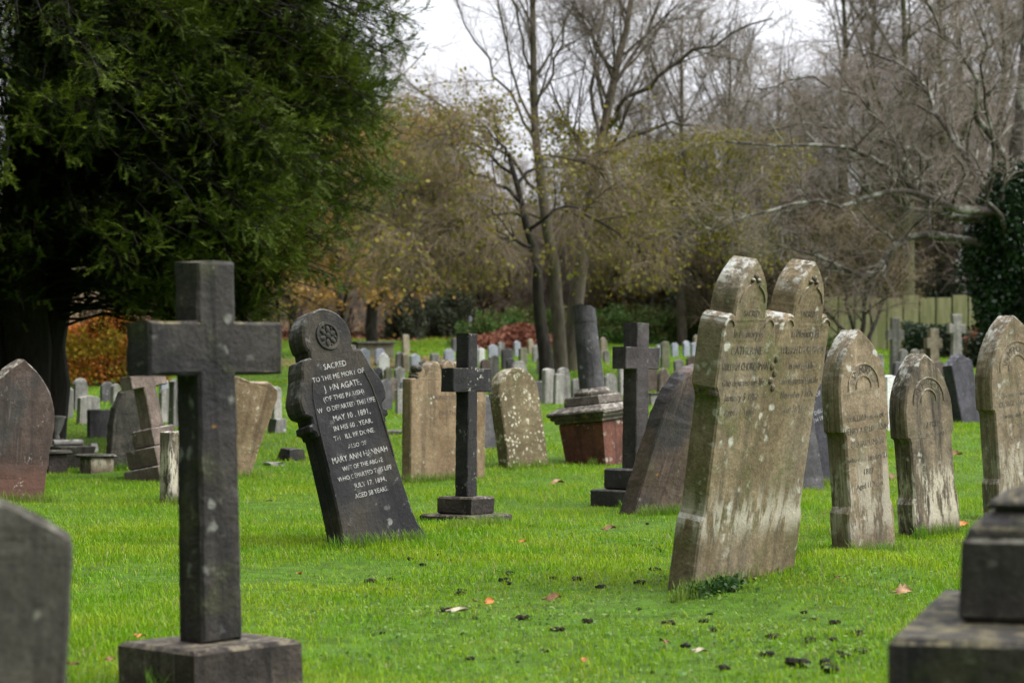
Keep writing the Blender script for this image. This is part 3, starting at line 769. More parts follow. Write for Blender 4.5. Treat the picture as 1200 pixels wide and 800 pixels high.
# ------------------------------------------------------------------ the rows beyond
# (x, top row, foot row, width in photo px, outline, material, lean, turn, label)
ROWS_L = 'headstones in the far rows left of the front cross'
ROWS_M = 'headstones in the far rows beyond the slim black cross'
ROWS_R = 'headstones in the far rows beyond the gothic stones'
FAR = [
 # left, under the yew
 (76, 455, 491, 18, 'camber', 'bg_grey', 1, 30, 'grey headstone with a greenish foot, left end of the row near the orange beech hedge', ROWS_L),
 (93.5, 444, 481, 16, 'round', 'bg_grey', 0, 30, 'round topped grey headstone directly in front of the orange hedge', ROWS_L),
 (103, 465, 498, 24, 'camber', 'bg_pale', 2, 35, 'pale stained headstone with a low peak, in front of two grey ones', ROWS_L),
 (125.5, 447, 470, 15, 'round', 'bg_dark', 0, 30, 'small dark round headstone against the right half of the orange hedge', ROWS_L),
 (117, 484, 513, 26, 'flat', 'bg_dark', -1, 28, 'dark square slab left of the dark round shouldered stone', ROWS_L),
 (135, 460, 474, 11, 'round', 'bg_grey', 0, 30, 'tiny grey headstone peeping over the dark square slab', ROWS_L),
 (148, 446, 476, 9, 'pointed', 'bg_pale', 0, 30, 'thin pale headstone tip above the dark round shouldered stone', ROWS_L),
 (196, 453, 495, 19, 'round', 'bg_pale', 0, 35, 'white round headstone with orange lichen, seen between tilting cross and front cross', ROWS_L),
 (192, 446, 472, 10, 'flat', 'bg_blue', 0, 35, 'bluish slab behind the white lichened round stone', ROWS_L),
 (204, 443, 500, 12, 'gable', 'bg_grey', 1, 40, 'slim greenish grey headstone at the edge of the front cross', ROWS_L),
 (67, 474, 494, 12, 'round', 'bg_pale', 0, 30, 'little pale headstone above the urn, beside the pinkish stone', ROWS_L),
 (324, 453, 492, 11, 'round', 'bg_pale', 0, 30, 'pale headstone wedged between brown leaning stone and black headstone', ROWS_M),
 # centre left cluster
 (426.5, 408, 437, 12, 'gable', 'bg_blue', 0, 30, 'pale blue headstone with a pointed top beside the black headstone', ROWS_M),
 (445, 408, 428, 11, 'round', 'bg_blue', 0, 30, 'bluish round headstone half hidden by the white marble one', ROWS_M),
 (449, 413, 440, 13, 'pointed', 'bg_white', 1, 30, 'white marble pointed headstone in the far rows below the chest tomb', ROWS_M),
 (442.5, 432, 452, 11, 'round', 'bg_dark', 0, 30, 'dark round headstone directly below the white marble pointed one', ROWS_M),
 (438, 439, 468, 14, 'segment', 'bg_grey', -7, 30, 'light grey headstone leaning left beside the black headstone', ROWS_M),
 (451.5, 444, 481, 16, 'gable', 'bg_dark', -1, 33, 'large dark grey peaked headstone, nearest of the cluster behind the black headstone', ROWS_M),
 (455, 433, 452, 10, 'gable', 'bg_olive', 0, 30, 'small greenish headstone just above the dark grey peaked one', ROWS_M),
 (468.5, 412, 436, 11, 'gable', 'bg_grey', 2, 30, 'grey stone with a slanted top under the pale yellow slab', ROWS_M),
 (475, 415, 436, 6, 'flat', 'bg_tan', -2, 30, 'thin tan stone touching the grey slanted one', ROWS_M),
 (468, 430, 458, 12, 'gable', 'bg_grey', 0, 30, 'mid grey peaked headstone left of the scalloped brown stone', ROWS_M),
 (461.5, 442, 470, 10, 'pointed', 'bg_brown', -2, 30, 'brown pointed headstone leaning on the dark grey peaked one', ROWS_M),
 (474, 443, 470, 11, 'round', 'bg_blue', 2, 30, 'pale rounded headstone touching the left edge of the scalloped stone', ROWS_M),
 (470, 456, 485, 13, 'flat', 'bg_pale', 0, 33, 'square grey headstone below the pale rounded one, by the scalloped stone', ROWS_M),
 (486, 414, 437, 12, 'gable', 'bg_blue', 0, 30, 'blue grey peaked headstone above the left end of the scalloped stone', ROWS_M),
 (476, 391, 415, 8, 'flat', 'bg_tan', -3, 25, 'tall pale yellow slab standing alone beside the chest tomb', ROWS_M),
 (509, 415, 432, 10, 'camber', 'bg_pale', 0, 30, 'small whitish headstone above the middle of the scalloped stone', ROWS_M),
 (526, 408, 428, 12, 'round', 'bg_blue', 0, 30, 'pale blue round headstone left of the slim black cross top', ROWS_M),
 (533, 396, 413, 8, 'camber', 'bg_dark', 0, 30, 'purple grey headstone touching the slim black cross, farthest out', ROWS_M),
 (564, 407, 430, 8, 'round', 'bg_white', 0, 30, 'white round headstone showing right of the slim black cross top', ROWS_M),
 # centre right of the slim cross
 (577.5, 403, 420, 11, 'gable', 'bg_blue', 0, 30, 'blue peaked headstone, rear of three stacked right of the slim cross', ROWS_M),
 (578.5, 416, 443, 12, 'gable', 'bg_grey', 0, 30, 'greenish grey peaked headstone, middle of three right of the slim cross', ROWS_M),
 (568.5, 420, 450, 12, 'round', 'bg_brown', 0, 30, 'brownish round headstone over the right arm of the slim black cross', ROWS_M),
 (594.5, 408, 432, 13, 'camber', 'bg_dark', -1, 30, 'dark grey headstone right behind the top of the lichen spotted stone', ROWS_M),
 (606, 399, 418, 8, 'gable', 'bg_blue', 0, 30, 'light blue peaked headstone below the red leaf bank', ROWS_M),
 (613, 407, 426, 10, 'camber', 'bg_olive', 0, 30, 'greenish headstone right of the light blue peaked one', ROWS_M),
 (621.5, 397, 414, 7, 'round', 'bg_tan', 0, 30, 'thin tan headstone against the red leaf bank', ROWS_M),
 (628.5, 404, 424, 9, 'gable', 'bg_pale', 0, 30, 'whitish peaked headstone left of the big tree trunks', ROWS_M),
 (612.5, 422, 452, 17, 'round', 'bg_pale', -12, 35, 'light grey round headstone leaning left behind the spotted stone', ROWS_M),
 (642, 432, 473, 14, 'camber', 'bg_pale', 1, 35, 'streaked pale headstone, left one of the close pair under the tree trunks', ROWS_M),
 (654, 438, 474, 12, 'camber', 'bg_pale', 2, 35, 'streaked pale headstone, right one of the close pair under the tree trunks', ROWS_M),
 (661, 429, 467, 15, 'round', 'bg_grey', -2, 35, 'grey headstone behind the streaked pair under the tree trunks', ROWS_M),
 (631, 454, 470, 8, 'flat', 'bg_dark', 0, 30, 'low dark slab left of the streaked pair', ROWS_M),
 (633, 420, 437, 5, 'flat', 'bg_pale', 0, 30, 'narrow pale stone at the left foot of the crooked trunk', ROWS_M),
 (675, 445, 466, 11, 'round', 'bg_grey', 0, 30, 'grey round headstone left of the broken column', ROWS_M),
 # right of the column
 (707.5, 395, 420, 8, 'pointed', 'bg_tan', -2, 30, 'tan pointed headstone right of the broken column, rear of two', ROWS_M),
 (711, 410, 427, 7, 'gable', 'bg_grey', -3, 30, 'grey brown headstone in front of the tan pointed one', ROWS_M),
 (715.5, 437, 466, 15, 'round', 'bg_grey', -2, 32, 'grey round headstone between the broken column and the stepped cross', ROWS_M),
 (729, 428, 464, 7, 'flat', 'bg_pale', 0, 32, 'pale sliver of headstone touching the shaft of the stepped cross', ROWS_M),
 (726.5, 406, 424, 6, 'round', 'bg_blue', 0, 30, 'small blue headstone under the left arm of the stepped cross', ROWS_M),
 (764, 428, 458, 12, 'flat', 'bg_brown', -1, 30, 'brown headstone on a pale base under the right arm of the stepped cross', ROWS_M),
 (776.5, 431, 462, 13, 'pointed', 'bg_brown', 2, 35, 'brownish headstone with a lichened top, left of the leaning curved slate', ROWS_M),
 (779, 399, 430, 10, 'round', 'bg_olive', 0, 28, 'olive green round headstone on the lawn below the brambles', ROWS_M),
 (772.5, 404, 420, 6, 'gable', 'bg_blue', 0, 30, 'blue headstone half behind the olive green one', ROWS_M),
 (790.5, 402, 419, 8, 'round', 'bg_blue', 0, 30, 'slate blue headstone just right of the olive green one', ROWS_M),
 (804, 399, 417, 8, 'gable', 'bg_blue', 0, 30, 'blue grey headstone midway between the olive one and the twin headed stone', ROWS_M),
 (813.5, 401, 421, 8, 'gable', 'bg_blue', 0, 30, 'blue headstone touching the left edge of the twin headed stone', ROWS_M),
 (816, 393, 410, 8, 'round', 'bg_tan', 0, 30, 'tan round headstone behind the blue one by the twin headed stone', ROWS_M),
 (810.5, 417, 442, 12, 'round', 'bg_brown', 0, 30, 'brown round headstone peeping over the leaning curved slate', ROWS_M),
 # right, beyond the gothic stones
 (970, 412, 462, 12, 'round', 'bg_dark', 3, 35, 'blue grey headstone with a pale rim, left of the first gothic stone', ROWS_R),
 (1042, 441, 505, 11, 'camber', 'bg_white', 0, 35, 'bright white marble slab between two gothic stones', ROWS_R),
 (1049, 424, 462, 11, 'segment', 'bg_dark', 6, 35, 'dark blue headstone behind the bright white slab', ROWS_R),
 (1058, 409, 446, 11, 'round', 'bg_pale', 0, 30, 'pinkish round headstone right of the tall grey cross', ROWS_R),
 (1072, 409, 442, 10, 'round', 'bg_pale', 0, 30, 'pale round headstone over the peak of the stained gothic stone', ROWS_R),
 (1082, 409, 440, 10, 'camber', 'bg_tan', 0, 30, 'tan headstone left of the short tan cross', ROWS_R),
 (1100, 424, 452, 15, 'round', 'bg_brown', 0, 30, 'brownish round headstone right in front of the short tan cross', ROWS_R),
 (1112, 429, 456, 15, 'round', 'bg_pale', 0, 30, 'whitish rounded boulder of a headstone beside the leaning slate', ROWS_R),
 (413, 404, 424, 8, 'round', 'bg_grey', 0, 30, 'grey headstone just right of the black headstone, in the rearmost row', ROWS_M),
 (497, 421, 446, 10, 'gable', 'bg_grey', -2, 30, 'grey peaked headstone rising behind the first scallop of the brown stone', ROWS_M),
 (517, 420, 442, 9, 'pointed', 'bg_olive', 2, 30, 'greenish pointed headstone behind the middle scallop of the brown stone', ROWS_M),
 (556, 402, 420, 8, 'gable', 'bg_blue', 0, 30, 'pale blue peaked headstone almost hidden by the slim black cross', ROWS_M),
 (587, 401, 417, 8, 'camber', 'bg_grey', 1, 30, 'small grey headstone between a blue peaked one and the dark grey one', ROWS_M),
 (599, 420, 446, 10, 'round', 'bg_dark', -3, 30, 'dark round headstone close behind the left shoulder of the spotted stone', ROWS_M),
 (696, 402, 422, 8, 'camber', 'bg_grey', -2, 30, 'grey headstone right beside the top half of the broken column', ROWS_M),
 (740, 402, 418, 8, 'round', 'bg_pale', 0, 30, 'pale headstone behind the head of the stepped cross', ROWS_M),
 (752, 441, 470, 11, 'gable', 'bg_dark', 1, 30, 'dark peaked headstone close behind the shaft of the stepped cross', ROWS_M),
 (796, 420, 446, 11, 'gable', 'bg_grey', -2, 30, 'grey peaked headstone above the leaning curved slate', ROWS_M),
 (1066, 424, 452, 12, 'camber', 'bg_grey', -2, 30, 'grey headstone directly over the left shoulder of the stained gothic stone', ROWS_R),
 (1030, 415, 440, 10, 'round', 'bg_grey', 0, 30, 'grey round headstone over the right shoulder of the first gothic stone', ROWS_R),
 (1128, 424, 450, 11, 'camber', 'bg_tan', 0, 30, 'tan headstone under the white celtic cross', ROWS_R),
]
for px, ty, by, wpx, kind, mk, lean, turn, lab, grp in FAR:
    p, d, R = stand(px, by, turn + random.uniform(-8, 8), lean + random.uniform(-.6, .6), random.uniform(-3, 3))
    H = (by - ty) * d / F
    T = max(.09, min(.13, .16 * H))
    W = max(.14, (1.14 * wpx * d / F - T * math.sin(math.radians(turn))) / math.cos(math.radians(turn)))
    H = max(H, .35)
    bm = bmesh.new()
    loft(bm, full(half_outline(kind, W, H, 7), .003), slab_rings(T, .010))
    o = bm_obj('headstone', bm, M[mk]); o.location = p; o.rotation_euler = R.to_euler()
    tag(o, lab, 'headstone', grp)

# far crosses on the right
cross_thing(1048.5, 446, 25, 0, 'tall pale grey cross in front of the fence, beyond the stained gothic stone', M['bg_pale'], M['bg_grey'], .17, .13, 1.27, (.82, 1.03), .36, [(.42, .42, -.1, .12)], group='far crosses before the fence')
cross_thing(1093.5, 440, 25, 0, 'short tan cross before the dark hedge', M['bg_tan'], M['bg_tan'], .20, .16, 1.0, (.58, .80), .36, [(.44, .44, -.1, .2)], group='far crosses before the fence')

def celtic():
    p, d, R = stand(1120.5, 440, 25, 0)
    t = empty('celtic_cross', p, R); tag(t, 'white celtic cross standing out before the dark hedge', 'cross', 'far crosses before the fence')
    bm = bmesh.new()
    h = [(.13, .1), (.095, .82), (.085, .9), (.19, .885), (.19, 1.09), (.085, 1.075), (.115, 1.30), (0, 1.30)]
    loft(bm, full(h), slab_rings(.13, .01)); bm_obj('cross_shaft', bm, M['bg_pale'], t)
    bm = bmesh.new(); n = 28
    rr = [[bm.verts.new((r * math.cos(6.2832 * i / n), y, .985 + r * math.sin(6.2832 * i / n))) for i in range(n)] for r, y in ((.135, -.045), (.165, -.045), (.165, .045), (.135, .045))]
    for a in range(4):
        for i in range(n): bm.faces.new((rr[a][i], rr[a][(i + 1) % n], rr[(a + 1) % 4][(i + 1) % n], rr[(a + 1) % 4][i]))
    bm_obj('ring', bm, M['bg_pale'], t)
    bm = bmesh.new(); box_bm(bm, -.24, .24, -.2, .2, -.1, .12, .015); bm_obj('plinth', bm, M['bg_grey'], t)
celtic()

slab(1134, 494, 54, -10, .50, 1.0, .17, 'gable', M['slate_blue'], 'lavender grey slate leaning left beside the tall right hand gothic stone', half=[(.24, SINK), (.25, .86), (0, 1.0)])

# ------------------------------------------------------------------ low tombs, fallen pieces
def low_block(px, py, a, sx, sy, z0, z1, mat, name, label, cat, tilt=0, cap=None, top=None, cmat=None):
    p, d, R = stand(px, py, a, tilt)
    t = empty(name, p, R); tag(t, label, cat)
    bm = bmesh.new(); box_bm(bm, -sx / 2, sx / 2, -sy / 2, sy / 2, z0, z1, .012, top, .010); bm_obj('body', bm, mat, t)
    if cap:
        ex, h = cap
        bm = bmesh.new(); box_bm(bm, -sx / 2 - ex, sx / 2 + ex, -sy / 2 - ex, sy / 2 + ex, z1, z1 + h, .012, None, .010); bm_obj('cover_slab', bm, cmat or M['olive_dark'], t)
    return t

low_block(437, 419, 14, .95, .6, -.1, .34, M['bg_olive'], 'chest_tomb', 'dark mossy chest tomb under the autumn tree beyond the far rows', 'tomb', cap=(.05, .06), cmat=M['olive_dark'])
low_block(113, 553, 30, .26, .24, -.08, .15, M['sand_stained'], 'stone_stump', 'low lichened stone stump in the yew shade left of the dark round stone', 'stone', cap=(.025, .035))
low_block(63, 553, 25, .20, .22, -.08, .19, M['block_dark'], 'stone_stump', 'worn brown stump partly hidden by the pinkish headstone', 'stone', cap=(.03, .04))
low_block(342, 540, 35, .26, .24, -.06, .13, M['slate_dark'], 'footstone', 'small dark wedge shaped footstone left of the black headstone', 'stone', tilt=5, top=(.6, .8))
low_block(321, 546, 20, .16, .2, -.05, .03, M['bg_pale'], 'stone_fragment', 'small flat pale stone in the grass beside the dark wedge', 'stone')
low_block(460, 510, 15, .36, .5, -.06, .045, M['olive_dark'], 'ledger_slab', 'flat mossy ledger slab left of the scalloped brown stone', 'slab')
low_block(109, 529, 30, .11, .12, -.05, .10, M['bg_pale'], 'stone_fragment', 'pale lump of carved stone behind the lichened stump', 'stone', top=(.6, .6))
low_block(325, 506, 30, .18, .2, -.05, .19, M['bg_grey'], 'stone_block', 'plain grey block behind the brown leaning headstone', 'stone')
low_block(765, 474, 30, .16, .2, -.05, .16, M['bg_pale'], 'stone_block', 'pale plinth block left of the leaning curved slate\'s shoulder', 'stone', cap=(.02, .03))
low_block(1118, 470, 20, .12, .3, -.05, .05, M['olive_dark'], 'stone_fragment', 'dark fallen fragment beside the lavender slate\'s foot', 'stone')

def coped():
    p, d, R = stand(78, 545, 20, 0)
    t = empty('coped_tomb', p, R); tag(t, 'dark flared tomb chest with a fallen stone roller lying on it', 'tomb')
    bm = bmesh.new(); box_bm(bm, -.13, .13, -.3, .3, -.08, .22, .01, (1.45, 1.15), .006); bm_obj('body', bm, M['olive_dark'], t)
    bm = bmesh.new(); lathe_bm(bm, [(.030, -.16), (.034, -.15), (.034, .15), (.030, .16)], 14)
    bm.transform(Matrix.Translation((-.02, -.1, .253)) @ Matrix.Rotation(math.radians(90), 4, 'Y')); o = bm_obj('stone_roller', bm, M['bg_grey'], t)
coped()

def urn(px, py, label, mat, s):
    p, d, R = stand(px, py, 0, 0)
    t = empty('stone_urn', p, R); tag(t, label, 'urn')
    bm = bmesh.new(); box_bm(bm, -.11 * s, .11 * s, -.11 * s, .11 * s, -.05, .10 * s, .008); bm_obj('plinth', bm, mat, t)
    bm = bmesh.new(); lathe_bm(bm, [(.06 * s, .10 * s), (.045 * s, .14 * s), (.04 * s, .18 * s), (.08 * s, .24 * s), (.115 * s, .33 * s), (.13 * s, .41 * s), (.15 * s, .43 * s), (.15 * s, .45 * s), (.10 * s, .46 * s)], 20)
    bm_obj('bowl', bm, mat, t, True)
urn(66, 522, 'broken light grey urn on the grass beside the pinkish headstone', M['bg_pale'], .78)
urn(1107, 474, 'greenish stone urn between the stained gothic stone and the lavender slate', M['bg_olive'], .95)

def post(px, py, h, r, label, mat):
    p, d, R = stand(px, py, 0, 0)
    bm = bmesh.new(); lathe_bm(bm, [(r, -.1), (r, h - r), (r * .7, h)], 10)
    o = bm_obj('marker_post', bm, mat); o.location = p
    tag(o, label, 'post')
post(551, 397, .78, .05, 'slim bluish grey post standing before the green brambles', M['bg_blue'])
# ------------------------------------------------------------------ ground
def ground():
    ys = np.concatenate([np.linspace(-60, 3, 12), np.linspace(3.5, 30, 110), np.linspace(30.5, 90, 90), np.linspace(92, 420, 50)])
    xs = np.concatenate([np.linspace(-260, -32, 22), np.linspace(-30, 30, 150), np.linspace(32, 260, 22)])
    X, Y = np.meshgrid(xs, ys); Z = gz(X, Y)
    V = np.stack([X, Y, Z], -1).reshape(-1, 3)
    nx, ny = len(xs), len(ys)
    i = (np.arange(ny - 1)[:, None] * nx + np.arange(nx - 1)[None]).ravel()
    q = np.stack([i, i + 1, i + nx + 1, i + nx], -1)
    m, nt, b = new_mat('lawn soil')
    ge = nt.node('ShaderNodeNewGeometry'); P = ge.outputs['Position']
    sep = nt.node('ShaderNodeSeparateXYZ'); nt.l.new(P, sep.inputs[0])
    lawn = nt.mix(nt.ramp(nt.noise(P, 6, 6, .7), .4, .62), (0.040, 0.080, 0.008), (0.065, 0.135, 0.012))
    lawn = nt.mix(nt.ramp(nt.noise(P, 14, 5, .7), .62, .72), lawn, (0.035, 0.024, 0.014))
    litter = nt.mix(nt.ramp(nt.noise(P, 3.0, 8, .75), .35, .62), (0.05, 0.032, 0.018), (0.16, 0.085, 0.042))
    litter = nt.mix(nt.ramp(nt.noise(P, .5, 4), .5, .6), litter, (0.05, 0.06, 0.02))
    yy = nt.math('ADD', sep.outputs[1], nt.math('MULTIPLY', nt.noise(P, .25, 3), 6.0))
    f = nt.ramp(yy, 71, 77)
    # a strip of bare leaf-strewn earth between the far rows on the left
    strip = nt.math('MULTIPLY', nt.math('MULTIPLY', nt.ramp(yy, 51.5, 53), nt.ramp(yy, 57.5, 59.5, 1, 0)), nt.ramp(sep.outputs[0], -.6, -2.2, 0.0, .85))
    f = nt.math('MAXIMUM', f, strip)
    nt.l.new(nt.mix(f, lawn, litter), b.inputs['Base Color'])
    b.inputs['Roughness'].default_value = .95; b.inputs['Specular IOR Level'].default_value = .1
    bp = nt.node('ShaderNodeBump'); bp.inputs['Strength'].default_value = .6; bp.inputs['Distance'].default_value = .05
    nt.l.new(nt.noise(P, 12, 6, .7), bp.inputs['Height']); nt.l.new(bp.outputs[0], b.inputs['Normal'])
    o = link(bpy.data.objects.new('ground', np_mesh('ground', V, q, None, [m], smooth=True)))
    tag(o, kind='structure')
ground()

# ------------------------------------------------------------------ grass
def patch(x, y, s, seed):
    r = np.random.default_rng(seed); v = 0
    for k in range(7):
        a = r.uniform(0, 6.28); f = s * r.uniform(.5, 1.9)
        v = v + np.sin(f * (x * np.cos(a) + y * np.sin(a)) + r.uniform(0, 6.28) + 1.3 * np.sin(.6 * f * (y * np.cos(a) - x * np.sin(a)) + r.uniform(0, 6.28)))
    return v / 7 ** .5

def grass():
    rng = np.random.default_rng(11)
    V = []; T = []; n0 = 0; MI = []
    bins = [(4.3, 7, 5200, .0034, .040), (7, 10.5, 4600, .0040, .040), (10.5, 15, 2700, .0050, .042), (15, 22, 1500, .0068, .046), (22, 34, 700, .0105, .05), (34, 50, 320, .016, .06), (50, 73, 160, .024, .07)]
    for d0, d1, rho, w0, h0 in bins:
        hw = .262 * d1 + .7
        n = int(rho * 2 * hw * (d1 - d0))
        x = rng.uniform(-hw, hw, n); y = rng.uniform(d0, d1, n)
        k = np.abs(x) < .262 * y + .7
        x, y = x[k], y[k]
        pa = patch(x, y, 1.6, 3); pb = patch(x, y, 5.5, 4)
        keep = rng.random(len(x)) < np.clip(.82 + .20 * pa + .22 * pb, .18, 1)
        # worn, thin turf in front right of centre
        thin = np.exp(-(((x - .45) / 1.3) ** 2 + ((y - 9.2) / 1.6) ** 2)) + .9 * np.exp(-(((x - 1.0) / .5) ** 2 + ((y - 7.6) / .5) ** 2))
        keep &= rng.random(len(x)) > .55 * thin * (pb > -.2)
        keep &= ~((x < -1.3) & (y + rng.normal(size=len(y)) * .6 > 49.5) & (y < 56) & (rng.random(len(y)) < .85))
        x, y, pa, pb, thin = x[keep], y[keep], pa[keep], pb[keep], thin[keep]
        n = len(x); z = gz(x, y)
        h = .80 * h0 * np.clip(1 + .26 * pa + .16 * pb, .5, 1.7) * rng.uniform(.45, 1.5, n) * (1 - .35 * np.clip(thin, 0, 1))
        w = w0 * rng.uniform(.7, 1.3, n)
        az = rng.uniform(0, 6.283, n); lean = rng.uniform(.15, 1.0, n)
        dx, dy = np.cos(az) * lean * h, np.sin(az) * lean * h
        sx, sy = -np.sin(az + rng.normal(size=n) * .5) * w / 2, np.cos(az + rng.normal(size=n) * .5) * w / 2
        b = np.stack([x, y, z - .004], -1); s = np.stack([sx, sy, np.zeros(n)], -1)
        tip = b + np.stack([dx, dy, h * np.sqrt(np.clip(1.15 - .5 * lean ** 2, .3, 1))], -1)
        if d0 < 15:
            mid = b + np.stack([dx * .33, dy * .33, h * .62], -1)
            v = np.stack([b - s, b + s, mid + s * .8, mid - s * .8, tip], 1).reshape(-1, 3)
            i = np.arange(n)[:, None] * 5 + n0
            t = np.concatenate([i + [0, 1, 2], i + [0, 2, 3], i + [3, 2, 4]], 1).reshape(-1, 3); n0 += 5 * n
        else:
            v = np.stack([b - s, b + s, tip], 1).reshape(-1, 3)
            t = np.arange(3 * n).reshape(-1, 3) + n0; n0 += 3 * n
        V.append(v.astype(np.float32)); T.append(t)
    m = leaf_mat('grass blades', [(0.066, 0.158, 0.003), (0.182, 0.365, 0.006), (0.120, 0.200, 0.005), (0.310, 0.430, 0.018)], patch=1.3, trans=.42, rough=.5, spec=.15, straw=True)
    o = link(bpy.data.objects.new('grass', np_mesh('grass', np.concatenate(V), None, np.concatenate(T), [m])))
    tag(o, 'short bright green lawn grass growing between the graves', 'grass', kind='stuff')
grass()

# taller tufts left unmown against the stones' feet
def tufts():
    rng = np.random.default_rng(5); V = []; T = []; n0 = 0
    feet = [(430, 640, .34, 40), (465, 638, .2, 40), (546, 622, .3, 54), (800, 702, .25, 57), (850, 690, .3, 57), (905, 672, .3, 57), (1016, 648, .3, 48), (1086, 628, .3, 48), (1165, 610, .2, 48),
            (764, 603, .3, 47), (744, 592, .3, 50), (500, 562, .35, 40), (614, 548, .3, 42), (700, 542, .3, 55), (20, 588, .35, 30), (205, 590, .14, 40), (285, 560, .2, 25), (152, 551, .3, 28), (960, 566, .35, 38), (240, 806, .25, 35)]
    for px, py, half, a in feet:
        p, d = ground_at(px, py); a = math.radians(a)
        n = int(260 * half / .3)
        u = rng.uniform(-half, half, n); off = np.abs(rng.normal(size=n)) * .035 + .06
        x = p.x + u * math.cos(a) + off * math.sin(a); y = p.y + u * math.sin(a) - off * math.cos(a)
        z = gz(x, y); h = rng.uniform(.05, .12, n); w = rng.uniform(.0035, .006, n)
        az = rng.uniform(0, 6.283, n); le = rng.uniform(.1, .7, n)
        b = np.stack([x, y, z - .004], -1); s = np.stack([-np.sin(az) * w / 2, np.cos(az) * w / 2, 0 * w], -1)
        mid = b + np.stack([np.cos(az) * le * h * .3, np.sin(az) * le * h * .3, h * .6], -1)
        tip = b + np.stack([np.cos(az) * le * h, np.sin(az) * le * h, h * .95], -1)
        V.append(np.stack([b - s, b + s, mid + s * .8, mid - s * .8, tip], 1).reshape(-1, 3))
        i = np.arange(n)[:, None] * 5 + n0
        T.append(np.concatenate([i + [0, 1, 2], i + [0, 2, 3], i + [3, 2, 4]], 1).reshape(-1, 3)); n0 += 5 * n
    m = leaf_mat('tuft blades', [(0.080, 0.195, 0.010), (0.13, 0.27, 0.018), (0.17, 0.24, 0.04)], patch=2, trans=.4, rough=.55)
    o = link(bpy.data.objects.new('grass_tufts', np_mesh('grass_tufts', np.concatenate(V), None, np.concatenate(T), [m])))
    tag(o, 'longer unmown grass tufts round the feet of the headstones', 'grass', kind='stuff')
tufts()

# broad-leaved weeds in the thin turf
def weeds():
    rng = np.random.default_rng(9); C = []
    for px, py, r, n in ((520, 725, .35, 160), (690, 725, .5, 260), (930, 700, .5, 260), (560, 770, .6, 260), (780, 780, .6, 300), (400, 720, .5, 160), (870, 748, .5, 300), (960, 760, .35, 260), (740, 640, .5, 200), (640, 690, .6, 240), (830, 690, .18, 260), (1010, 690, .4, 140), (470, 690, .4, 140)):
        p, d = ground_at(px, py)
        x = p.x + rng.normal(size=n) * r * .6; y = p.y + rng.normal(size=n) * r * .9
        C.append(np.stack([x, y, gz(x, y) + rng.uniform(.004, .026, n)], -1))
    C = np.concatenate(C); v, q = leaf_quads(rng, C, .020, .75, flat=.75)
    m = leaf_mat('weed leaves', [(0.05, 0.13, 0.025), (0.12, 0.22, 0.06), (0.17, 0.24, 0.05)], patch=3, trans=.3)
    o = link(bpy.data.objects.new('weeds', np_mesh('weeds', v, q, None, [m])))
    tag(o, 'small broad leaved weeds and clover in the thin turf', 'weeds', kind='stuff')
weeds()

# ivy at the foot of the double stone
def ground_ivy():
    rng = np.random.default_rng(19); p, d = ground_at(830, 697); n = 700
    u = rng.uniform(-.36, .10, n); a = math.radians(52)
    off = np.abs(rng.normal(size=n)) * .045 + .07
    x = p.x + u * math.cos(a) + off * math.sin(a); y = p.y + u * math.sin(a) - off * math.cos(a)
    C = np.stack([x, y, gz(x, y) + rng.uniform(.0, .06, n)], -1)
    v, q = leaf_quads(rng, C, .026, .85, flat=.4)
    m = leaf_mat('ground ivy leaves', [(0.015, 0.05, 0.012), (0.04, 0.09, 0.02)], trans=.2)
    o = link(bpy.data.objects.new('ground_ivy', np_mesh('ground_ivy', v, q, None, [m])))
    tag(o, 'dark small leaved ivy at the foot of the twin headed stone', 'ivy')
ground_ivy()

# clods and fallen leaves
M['soil'] = plain_mat('dark crumbly soil', (0.010, 0.008, 0.006), (0.032, 0.023, 0.016), 20, .95, .8)
M['leaf_buff'] = plain_mat('dry buff leaf', (0.24, 0.14, 0.07), (0.36, 0.23, 0.13), 25, .7, .2)
M['leaf_orange'] = plain_mat('dry orange leaf', (0.30, 0.10, 0.025), (0.42, 0.17, 0.05), 25, .7, .2)
M['leaf_brown'] = plain_mat('dry brown leaf', (0.09, 0.045, 0.02), (0.18, 0.09, 0.04), 25, .7, .2)
M['leaf_white'] = plain_mat('bleached leaf', (0.30, 0.26, 0.18), (0.42, 0.37, 0.28), 25, .7, .2)

def clod_mesh(seed, r):
    rng = random.Random(seed); bm = bmesh.new()
    for k in range(7):
        rr = r * rng.uniform(.25, .6)
        bmesh.ops.create_icosphere(bm, subdivisions=2, radius=1, matrix=Matrix.Translation((rng.gauss(0, r * .5), rng.gauss(0, r * .5), rr * .35)) @ Matrix.Diagonal((rr, rr, rr * .75, 1)))
    for v in bm.verts: v.co += Vector((rng.gauss(0, 1), rng.gauss(0, 1), rng.gauss(0, 1))) * r * .07
    me = bpy.data.meshes.new('soil_clod'); bm.to_mesh(me); bm.free(); me.materials.append(M['soil']); return me

